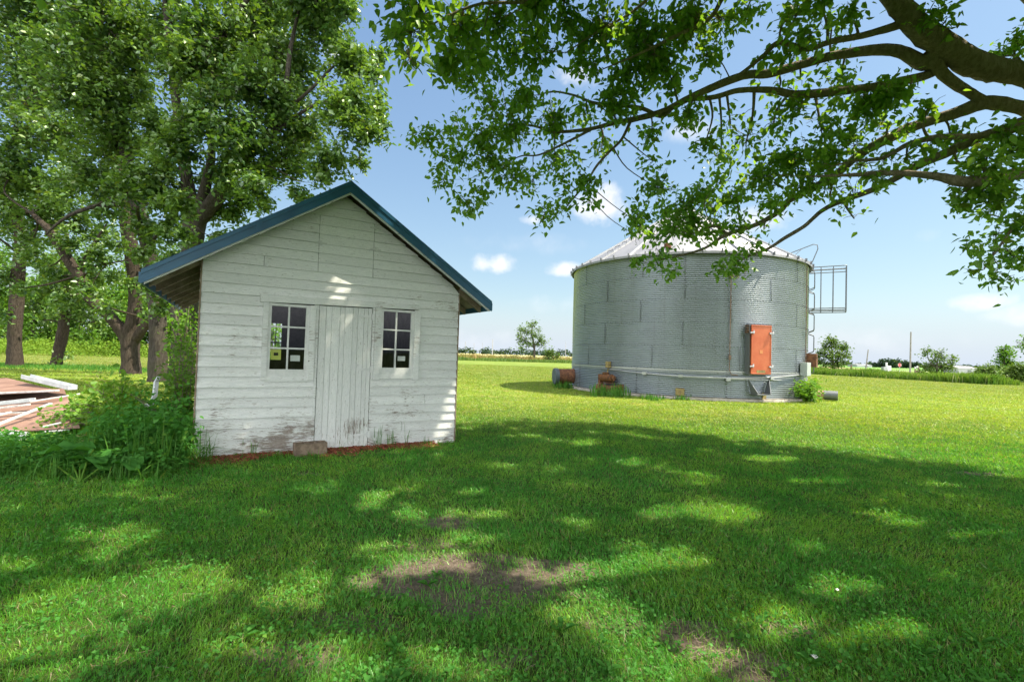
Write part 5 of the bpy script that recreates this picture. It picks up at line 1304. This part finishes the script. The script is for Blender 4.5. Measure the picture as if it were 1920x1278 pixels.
barn(1800, 150, 7, 1.5, 'low pale grey shed behind the scraggly tree by the road', m_steel)
barn(1612, 380, 14, 1.6, 'long low pale farm building on the horizon right of the bin tree', m_steel)

# ------------------------------------------------------------------ lawn grass
DEB = []  # ground covered by things, as polygons
shed_poly = np.array([shed_pt(-.02, .0)[:2], shed_pt(SW + .02, .0)[:2], shed_pt(SW + .02, SDEP)[:2], shed_pt(-.02, SDEP)[:2]])
def bare_mask(P):
    v = np.zeros(len(P))
    wob = .25 * np.sin(P[:, 0] * 9 + 1.3 * np.sin(P[:, 1] * 11)) + .2 * np.sin(P[:, 1] * 17 + P[:, 0] * 5)
    for (x, y, rx, ry, s) in BARE:
        r = ((P[:, 0] - x) / (rx * 1.2)) ** 2 + ((P[:, 1] - y) / (ry * 1.2)) ** 2
        v = np.maximum(v, np.clip(1.2 - r + wob, 0, 1) * s)
    return v
def lawn():
    def sample(N, d0, d1, p):   # density falls off with distance as d^-p
        u = rng.uniform(0, 1, N); e = 2 - p
        d = (d0 ** e + u * (d1 ** e - d0 ** e)) ** (1 / e)
        x = rng.uniform(-1, 1, N) * (1.16 * d + 1.9) + rng.normal(0, .2, N); return np.stack([x, d], 1), d
    Pn, dn = sample(1500000, 1.2, 60, 1.7)
    k = ~inside(Pn, shed_poly); Pn, dn = Pn[k], dn[k]
    k = np.hypot(Pn[:, 0] - BC[0], Pn[:, 1] - BC[1]) > BR + .12; Pn, dn = Pn[k], dn[k]
    bm = bare_mask(Pn); k = rng.uniform(0, 1, len(Pn)) > bm * .86; Pn, dn = Pn[k], dn[k]
    loc = to_shed(Pn); m = (loc[:, 0] > -.25) & (loc[:, 0] < 3.2) & (loc[:, 1] > -.34) & (loc[:, 1] < .05); k = ~(m & (rng.uniform(0, 1, len(Pn)) < .45)); Pn, dn = Pn[k], dn[k]
    N = len(Pn)
    tuft = .5 + .5 * np.sin(Pn[:, 0] * 3.1 + 2 * np.sin(Pn[:, 1] * 2.3)) * np.sin(Pn[:, 1] * 3.7 + np.sin(Pn[:, 0] * 4.1))
    h = rng.uniform(.016, .048, N) * (.75 + .55 * tuft) * (1 + .012 * dn); w = .0027 * (dn / 2) ** .78 * rng.uniform(.7, 1.3, N)
    th = rng.uniform(0, 6.28, N); lean = rng.normal(0, 1, (N, 2)) * (.55 + .4 * np.clip((dn - 6) / 8, 0, 1))[:, None] + np.stack([.25 * np.sin(Pn[:, 1] * 1.3 + Pn[:, 0]), .25 * np.cos(Pn[:, 0] * 1.1)], 1)
    d = np.stack([np.cos(th), np.sin(th), np.zeros(N)], 1) * w[:, None] / 2
    B = np.concatenate([Pn, np.full((N, 1), -.002)], 1)
    Mi = B + np.concatenate([lean * h[:, None] * .3, (h * .6)[:, None]], 1); T = B + np.concatenate([lean * h[:, None], (h * .95)[:, None]], 1)
    V = np.stack([B - d, B + d, Mi + d * .8, Mi - d * .8, T], 1).reshape(-1, 3); i = np.arange(N)[:, None] * 5
    F = np.concatenate([i + np.array([[0, 1, 2]]), i + np.array([[0, 2, 3]]), i + np.array([[3, 2, 4]])])
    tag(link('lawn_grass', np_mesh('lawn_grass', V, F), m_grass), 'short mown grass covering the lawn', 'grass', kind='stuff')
    # clover and plantain between the blades
    Pc, dc = sample(30000, 1.2, 13, 1.5); nz = np.sin(Pc[:, 0] * 1.7 + 2) * np.sin(Pc[:, 1] * 1.3 + Pc[:, 0] * .6)
    near_bare = bare_mask(Pc)
    k = (rng.uniform(-1, 1, len(Pc)) < nz + .15 + (Pc[:, 0] < 1.0) * .35) & ~inside(Pc, shed_poly) & (near_bare < .75); Pc, dc = Pc[k], dc[k]
    C = np.repeat(Pc, 5, 0) + rng.normal(0, .022, (len(Pc) * 5, 2)); C = np.concatenate([C, rng.uniform(.015, .055, (len(C), 1))], 1)
    V, F = leaf_mesh(C, .020, np.zeros(3), -.1, wide=.9)
    tag(link('clover', np_mesh('clover', V, F), m_leaf_weed), 'clover and small broad leaved weeds in the lawn', 'weeds', kind='stuff')
lawn()

def weed_rosettes():
    """dandelion and plantain rosettes"""
    allV = []; allF = []; n = 0
    spots = []
    for _ in range(90):
        d = (1.9 ** .5 + rng.uniform(0, 1) * (9 ** .5 - 1.9 ** .5)) ** 2; x = rng.uniform(-1.0, 1.05) * d; spots.append((x, d))
    spots += [(-.95, 3.05), (-.55, 2.6), (.55, 2.35), (1.45, 2.3), (1.3, 2.6), (1.75, 2.4), (-.3, 3.6), (.1, 3.6), (-.8, 3.5), (-.1, 2.4), (.35, 2.75), (.3, 2.5), (-1.1, 2.8), (.0, 2.95)]
    for (x, y) in spots:
        if inside(np.array([[x, y]]), shed_poly)[0]: continue
        k = rng.integers(4, 9); a0 = rng.uniform(0, 6.28); sc = rng.uniform(.6, 1.2)
        for q in range(k):
            a = a0 + q * 6.28 / k + rng.normal(0, .25); L = rng.uniform(.035, .075) * sc; w = L * .22; u = np.array([math.cos(a), math.sin(a), 0]); s_ = np.array([-u[1], u[0], 0])
            el = rng.uniform(.3, .9); c = np.array([x, y, .01])
            p = [c, c + u * L * .35 + s_ * w * .5 + [0, 0, L * el * .5], c + u * L * .7 + s_ * w + [0, 0, L * el * .75], c + u * L + [0, 0, L * el * .7], c + u * L * .7 - s_ * w + [0, 0, L * el * .75], c + u * L * .35 - s_ * w * .5 + [0, 0, L * el * .5]]
            allV += p; allF.append((n, n + 1, n + 2, n + 3)); allF.append((n, n + 3, n + 4, n + 5)); n += 6
    tag(link('lawn_weeds', np_mesh('lawn_weeds', np.array(allV), np.array(allF)), m_leaf_weed), 'dandelion and plantain rosettes scattered through the lawn', 'weeds', kind='stuff')
weed_rosettes()

def litter():
    """dry thatch over bare ground and small fallen bits"""
    P = []
    for (x, y, rx, ry, s) in BARE:
        n = int(2600 * rx * ry * s * (1.8 if x > .9 and y < 2.7 else .25)); P.append(np.stack([rng.normal(x, rx * .55, n), rng.normal(y, ry * .55, n)], 1))
    P.append(np.stack([rng.uniform(-3.5, 4, 1800), rng.uniform(1.5, 6, 1800)], 1)); P = np.concatenate(P); N = len(P)
    th = rng.uniform(0, 6.28, N); L = rng.uniform(.02, .07, N)[:, None]; u = np.stack([np.cos(th), np.sin(th), rng.normal(0, .25, N)], 1); s_ = np.stack([-np.sin(th), np.cos(th), np.zeros(N)], 1) * .0016
    B = np.concatenate([P, rng.uniform(.006, .03, (N, 1))], 1)
    V = np.stack([B - s_, B + s_, B + u * L + s_ * .5, B + u * L - s_ * .5], 1).reshape(-1, 3); F = np.arange(N)[:, None] * 4 + np.array([[0, 1, 2, 3]])
    tag(link('dry_grass', np_mesh('dry_grass', V, F), mat_simple('straw', (.27, .21, .15), (.18, .14, .10), 9, .9, bump=0, island=.5)), 'dry thatch and stems over the bare soil patches', 'dry grass', kind='stuff')
    for (px, py, s, c, lb) in [(1569, 1104, .013, m_whitewood, 'pale fallen leaf lying in the shaded grass right of center'), (1526, 1228, .018, m_whitewood, 'crumpled whitish leaf on the sunny grass near the bottom edge'), (1573, 1237, .012, m_mulch, 'small red brown leaf beside the crumpled whitish one')]:
        g = gnd(px, py, .04); m = MB(); k = 7
        V = [(0, 0, 0)] + [(s * math.cos(2 * math.pi * i / k) * (1 + .3 * (i % 2)), s * math.sin(2 * math.pi * i / k), .35 * s * math.sin(i * 2.1)) for i in range(k)]
        m.add(V, [(0, i + 1, (i + 1) % k + 1) for i in range(k)]); o = m.build('fallen_leaf', c); o.location = tuple(g); tag(o, lb, 'leaf')
litter()

# ------------------------------------------------------------------ junk pile left of the shed
def rot(z=0, y=0, x=0): return np.array(Matrix.Rotation(z, 3, 'Z') @ Matrix.Rotation(y, 3, 'Y') @ Matrix.Rotation(x, 3, 'X'))
def board(name, p0, p1, w, t, mat, label, cat, group=None, roll=0.0, prof='box'):
    p0 = np.array(p0, float); p1 = np.array(p1, float); c = (p0 + p1) / 2; d = p1 - p0; L = np.linalg.norm(d); d /= L
    s_ = np.cross([0, 0, 1], d); s_ /= np.linalg.norm(s_); u = np.cross(d, s_)
    s2 = s_ * math.cos(roll) + u * math.sin(roll); u2 = -s_ * math.sin(roll) + u * math.cos(roll); R = np.stack([d, s2, u2], 1)
    m = MB(c)
    if prof == 'u':
        m.box(c, (L, w, t), R); m.box(c + s2 * w / 2 + u2 * w * .28, (L, t, w * .6), R); m.box(c - s2 * w / 2 + u2 * w * .28, (L, t, w * .6), R); m.box(c + u2 * .012, (L * .999, w * .18, .02), R)
    else: m.box(c, (L, w, t), R)
    o = m.build(name, mat, loc=c, bevel=.003); return tag(o, label, cat, group)
def junk():
    def sheet(pts, t, label):
        m = MB(); P = np.array(pts); c = P.mean(0); c[2] = 0; Q = P - c
        m.hexa([tuple(q - np.array([0, 0, t])) for q in Q] + [tuple(q) for q in Q]); o = m.build('brown_panel', m_brown, loc=c, bevel=.004); tag(o, label, 'panel', 'brown panels of the junk pile')
    # bottom dark panel, middle and top panels resting on each other
    sheet([at(-60, 845, 6.6), at(160, 838, 6.4), at(215, 812, 7.2), at(-60, 815, 7.6)], .02, 'lowest brown panel at the near edge of the junk pile')
    sheet([at(-80, 815, 7.2), at(150, 800, 7.2), at(120, 728, 9.6), at(-120, 735, 9.8)], .02, 'wide middle brown panel of the junk pile under the white strips')
    sheet([at(-80, 742, 8.6), at(112, 732, 8.9), at(13, 708, 10.4), at(-120, 716, 10.2)], .02, 'topmost brown panel with its pointed corner at the back of the pile')
    g = 'white and silver strips on the junk pile'
    B = lambda a, b, w, t, mat, lb, pr='box': board('metal_strip' if mat is m_alu else 'white_board', a, b, w, t, mat, lb, 'strip', g, prof=pr)
    B(at(48, 709, 9.6), at(136, 730, 9.0), .14, .012, m_alu, 'silver channel pointing back at the top corner of the pile', 'u')
    B(at(-30, 738, 8.8), at(108, 732, 8.6), .07, .03, m_whitewood, 'straight white board lying across the topmost brown panel')
    B(at(-30, 762, 8.1), at(62, 752, 8.2), .10, .03, m_alu, 'paired white rail in the middle of the pile, upper one', 'u')
    B(at(-30, 768, 7.9), at(54, 758, 8.0), .08, .03, m_whitewood, 'paired white rail in the middle of the pile, lower one')
    B(at(-10, 798, 7.3), at(96, 756, 8.0), .07, .025, m_alu, 'long white bar slanting up to the right across the pile')
    B(at(-10, 776, 7.8), at(60, 772, 7.8), .05, .02, m_whitewood, 'thin dull board behind the slanting bar')
    B(at(-20, 782, 7.5), at(22, 772, 7.7), .09, .02, m_whitewood, 'short white scrap at the left edge behind the slanting bar')
    B(at(62, 752, 8.0), at(150, 738, 8.4), .05, .02, m_whitewood, 'white stick running from the rails into the shrub')
    B(at(4, 817, 6.7), at(40, 822, 6.6), .13, .04, m_alu, 'short silver channel near the front left of the pile', 'u')
    B(at(18, 843, 6.3), at(118, 838, 6.3), .03, .02, m_alu, 'thin bright edge strip along the near side of the lowest panel')
    B(at(80, 800, 7.0), at(115, 792, 7.1), .06, .02, m_whitewood, 'small white splinter under the shrub leaves')
    B(at(75, 810, 6.8), at(128, 806, 6.8), .05, .02, m_whitewood, 'white lath lying below the shrub near the dark panel edge')
    # supports so the panels rest on something
    for (px, py, Y, s, lb) in [(20, 760, 8.6, .42, 'weathered timber block carrying the panels at the back left'), (110, 765, 8.4, .40, 'weathered timber block carrying the panels under the shrub')]:
        p = at(px, py, Y); m = MB(); m.box((0, 0, s * .35 / 2 + .03), (1.6, .3, s * .35)); o = m.build('timber', m_rafter, loc=(p[0], Y, 0)); tag(o, lb, 'timber')
    # downspout leaning in the weeds
    a, b, c = at(296, 708, 7.0), at(288, 745, 6.9), at(281, 768, 6.8)
    m = MB(c); d = [a, (a + b) / 2, b, c]
    m.tube([at(298, 706, 7.0), at(293, 716, 7.0), at(290, 742, 6.9), at(281, 762, 6.8), at(278, 800, 6.8)], [.028, .035, .035, .035, .035], 4)
    m.tube([at(272, 760, 6.85), at(282, 758, 6.82)], .022, 4)
    tag(m.build('downspout', m_alu, loc=c), 'bent white aluminium downspout standing in the weeds beside the shed', 'downspout')
junk()

# ------------------------------------------------------------------ weeds and shrubs beside the shed
def plant(name, label, cat, base, stems, leaf, nleaf, mat, spread, group=None, droop=.2, six=True):
    """arching stems each lined with leaves"""
    root = empty(name, base, 0, label, cat, group); sk = Skel(base); C = []
    for (tip, r) in stems:
        tip = np.array(tip); b = np.array(base) + rng.normal(0, .06, 3) * [1, 1, 0]; mid = (b + tip) / 2 + np.array([0, 0, .18 * np.linalg.norm(tip - b)])
        P = sk.limb([b, mid, tip], [r, r * .7, r * .3], n=4, k=5, wob=.02, keep=False)
        k = nleaf; idx = rng.integers(1, len(P), k); C.append(P[idx] + rng.normal(0, spread, (k, 3)))
    sk.build('stems', m_twig, root); C = np.concatenate(C); C[:, 2] = np.maximum(C[:, 2], .03)
    V, F = leaf_mesh(C, leaf, np.array(base), droop, six=six); link('leaves', np_mesh('leaves', V, F), mat, root); return root
# sprawling light green shrub over the pile
st = []
for _ in range(70):
    px = rng.uniform(75, 335); 
    top = np.interp(px, [75, 150, 200, 260, 300, 335], [790, 745, 712, 722, 742, 760]); py = rng.uniform(top, top + 50); Y = rng.uniform(6.9, 8.2); st.append((at(px, py, Y), .008))
plant('shrub', 'sprawling light green shrub growing over the junk pile', 'shrub', at(225, 845, 7.4) * [1, 1, 0] + [0, 0, .02], st, .085, 46, m_leaf_shrub, .10)
st = [(at(px, py, Y), .006) for (px, py, Y) in [(180, 700, 7.6), (236, 694, 7.4), (250, 702, 7.5), (205, 712, 7.3), (160, 720, 7.6), (262, 715, 7.2), (225, 705, 7.2), (190, 708, 7.4)]]
plant('sapling', 'pale upright sapling poking above the shrub near the crooked maple', 'sapling', at(215, 840, 7.4) * [1, 1, 0] + [0, 0, .02], st, .10, 16, m_leaf_shrub, .05)
# vine and brush climbing beside the shed wall
st = []
for _ in range(60):
    px = rng.uniform(318, 366); py = rng.uniform(610, 800); st.append((at(px, py, rng.uniform(6.7, 8.2)), .007))
plant('brush', 'tall brush and vines climbing at the left wall of the shed', 'bush', at(335, 850, 7.2) * [1, 1, 0] + [0, 0, .02], st, .075, 34, m_leaf_wood, .08)
st = []
for _ in range(40):
    px = rng.uniform(240, 352); py = rng.uniform(735, 800); st.append((at(px, py, rng.uniform(6.1, 6.9)), .006))
plant('brush', 'dark leafy weeds around the downspout beside the shed', 'bush', at(310, 860, 6.4) * [1, 1, 0] + [0, 0, .02], st, .085, 26, m_leaf_weed, .09)
# young bush by the foot of the shed back-left seen below the eave
st = [(at(rng.uniform(322, 362), rng.uniform(560, 650), rng.uniform(9.5, 11)), .01) for _ in range(30)]
st = [(at(rng.uniform(470, 560), rng.uniform(580, 640), rng.uniform(12.2, 13.6)), .01) for _ in range(34)]
plant('bush', 'leafy bush behind the shed, glimpsed through its left window', 'bush', at(515, 700, 13) * [1, 1, 0] + [0, 0, .02], st, .12, 34, m_leaf_shrub, .14)
st = [(at(rng.uniform(322, 362), rng.uniform(560, 650), rng.uniform(9.5, 11)), .01) for _ in range(30)]
plant('bush', 'light leafed bush rising below the left eave of the shed', 'bush', at(345, 760, 10) * [1, 1, 0] + [0, 0, .02], st, .10, 30, m_leaf_shrub, .12)

def tall_grass(name, label, pts, n_each, hgt, wid, mat, cat='grass tuft', group=None, spread=.06, lean=.5):
    """clump(s) of arching blades"""
    P = np.repeat(np.array(pts, float)[:, :2], n_each, 0); N = len(P); P = P + rng.normal(0, spread, P.shape)
    h = hgt * rng.uniform(.45, 1.1, N); a = rng.uniform(0, 6.28, N); ln = np.abs(rng.normal(0, lean, N)) * h
    u = np.stack([np.cos(a), np.sin(a), np.zeros(N)], 1); s_ = np.stack([-np.sin(a), np.cos(a), np.zeros(N)], 1) * (wid * rng.uniform(.6, 1.2, N) / 2)[:, None]
    rows = []
    for (t, wf) in ((0, .7), (.35, 1), (.7, .8), (1.0, .08)):
        z = h * np.maximum(1.35 * t - .75 * t * t * np.minimum(1.4, ln / h), .05); rows += [np.concatenate([P, z[:, None]], 1) + u * (ln * t * t)[:, None] - s_ * wf, np.concatenate([P, z[:, None]], 1) + u * (ln * t * t)[:, None] + s_ * wf]
    V = np.stack(rows, 1); c = V.reshape(-1, 3).mean(0) * [1, 1, 0]; V = V.reshape(-1, 3) - c; i = np.arange(N)[:, None] * 8
    F = np.concatenate([i + np.array([[q, q + 1, q + 3, q + 2]]) for q in (0, 2, 4)])
    o = link(name, np_mesh(name, V, F), mat, loc=c); return o
pts = [at(rng.uniform(150, 352), rng.uniform(800, 880), 1)[:2] * 0 + gnd(rng.uniform(175, 350), rng.uniform(842, 885))[:2] for _ in range(95)]
tag(tall_grass('tall_weeds', '', pts, 18, .46, .013, m_leaf_tallgrass, lean=1.3, spread=.09), 'rank arching grass filling the corner between the junk pile and shed', 'weeds', kind='stuff')
pts = [gnd(rng.uniform(-40, 300), rng.uniform(850, 905))[:2] for _ in range(70)]
tag(tall_grass('tall_weeds', '', pts, 14, .22, .010, m_leaf_tallgrass, lean=1.0), 'knee high ragged grass in front of the junk pile', 'weeds', kind='stuff')
pts = [gnd(rng.uniform(-30, 350), rng.uniform(835, 895))[:2] for _ in range(300)]
C = np.concatenate([np.repeat(np.array(pts), 16, 0) + rng.normal(0, .07, (4800, 2)), rng.uniform(.03, .26, (4800, 1))], 1)
V, F = leaf_mesh(C, .06, np.zeros(3), .1, six=True)
pts = np.array([gnd(rng.uniform(185, 352), rng.uniform(838, 880))[:2] for _ in range(420)])
C = np.concatenate([np.repeat(pts, 14, 0) + rng.normal(0, .07, (5880, 2)), (np.repeat(rng.uniform(.15, .62, 420), 14) * rng.uniform(.5, 1.05, 5880))[:, None]], 1)
V2, F2 = leaf_mesh(C, .07, np.zeros(3), .25, six=True); F = np.concatenate([F, F2 + len(V)]); V = np.concatenate([V, V2])
tag(link('ground_weeds', np_mesh('ground_weeds', V, F), m_leaf_weed), 'low broad leaved weeds covering the ground by the junk pile', 'weeds', kind='stuff')

def burdock():
    base = gnd(150, 905); r = empty('burdock', base, 0, 'burdock plant with huge wavy leaves in front of the junk pile', 'plant')
    tgt = [((60, 855), (175, 842), .60), ((55, 888), (125, 868), .52), ((200, 870), (148, 860), .3), ((118, 895), (148, 880), .28), ((205, 892), (170, 880), .3), ((260, 884), (225, 886), .22), ((30, 872), (60, 880), .2)]
    for (tx, rx, L) in tgt:
        p = at(*rx, 5.15) ; q = at(*tx, 4.95); p[2] = max(p[2], .16); q[2] = max(q[2], .10)
        d = q - p; Ln = np.linalg.norm(d); u = d / Ln; s_ = np.cross(u, [0, 0, 1.0]); s_ /= np.linalg.norm(s_); nn = np.cross(s_, u)
        V = []; F = []; K = 12; J = 4
        for i in range(K + 1):
            t = i / K; w = .62 * Ln * math.sin(math.pi * min(1, (t * .93 + .07)) ** .75) ** .8 * .5 * (1 + .10 * math.sin(t * 22))
            for j in range(-J, J + 1):
                f = j / J; V.append(p + u * Ln * t + s_ * w * f + nn * (.22 * w * f * f + .03 * math.sin(t * 14 + f * 6) * abs(f)) + np.array([0, 0, .10 * Ln * math.sin(math.pi * t)]))
        n_ = 2 * J + 1
        for i in range(K):
            for j in range(n_ - 1): F.append((i * n_ + j, i * n_ + j + 1, (i + 1) * n_ + j + 1, (i + 1) * n_ + j))
        m = MB(base); m.add(V, F); m.build('leaf', m_leaf_weed, r, smooth=True)
        m = MB(base); m.tube([base + [0, 0, .0], (base + p) / 2 + [0, 0, .05], p], [.010, .008, .006], 6); m.build('stalk', m_leaf_shrub, r)
burdock()

# tufts against the shed front
for (px, pyb, h, n_, lb) in [(705, 838, .34, 26, 'tall grass tuft against the shed wall right of the door'), (668, 838, .26, 22, 'grass tuft in front of the door, its right half'), (640, 842, .22, 18, 'grass tuft in front of the door beside the block'),
                             (470, 856, .22, 9, 'thin grass stalk against the wall under the left window'), (390, 868, .34, 16, 'arching grass at the front left corner of the shed'), (735, 838, .2, 14, 'low green tuft under the right window'),
                             (762, 836, .34, 4, 'single thin seed stalk against the wall under the right window'), (585, 868, .14, 24, 'short tuft in front of the concrete block'), (800, 836, .12, 26, 'short fringe of grass near the right corner of the shed'),
                             (520, 866, .12, 30, 'small weedy tuft left of the concrete block')]:
    o = tall_grass('grass_tuft', lb, [gnd(px, pyb)[:2]], n_, h, .009, m_leaf_tallgrass, spread=.035, lean=.4); tag(o, lb, 'grass tuft', 'grass tufts along the shed front')
# weeds at the bin foot
def bin_weeds(px0, px1, pyb, h, n_, lb, lf=0):
    pts = [gnd(rng.uniform(px0, px1), pyb + rng.uniform(-2, 3))[:2] for _ in range(n_)]
    o = tall_grass('grass_tuft', lb, pts, 22, h, .03, m_leaf_tallgrass, spread=.12, lean=.4); tag(o, lb, 'grass tuft', kind='stuff')
bin_weeds(1115, 1168, 742, .38, 12, 'dark grass clump under the rusty motor of the bin')
bin_weeds(1038, 1068, 726, .3, 8, 'grass clump under the rusty fan duct of the bin')
bin_weeds(1200, 1300, 750, .18, 10, 'short ragged grass along the front foundation of the bin')
st = [(at(rng.uniform(1490, 1540), rng.uniform(716, 742), rng.uniform(16.8, 18)), .01) for _ in range(46)]
plant('leafy_weed', 'bright leafy weed clump at the right foot of the bin', 'weeds', gnd(1512, 752) + np.array([0, 0, .01]), st, .13, 26, m_leaf_shrub, .10)
o = None
print('objects', len(bpy.data.objects))
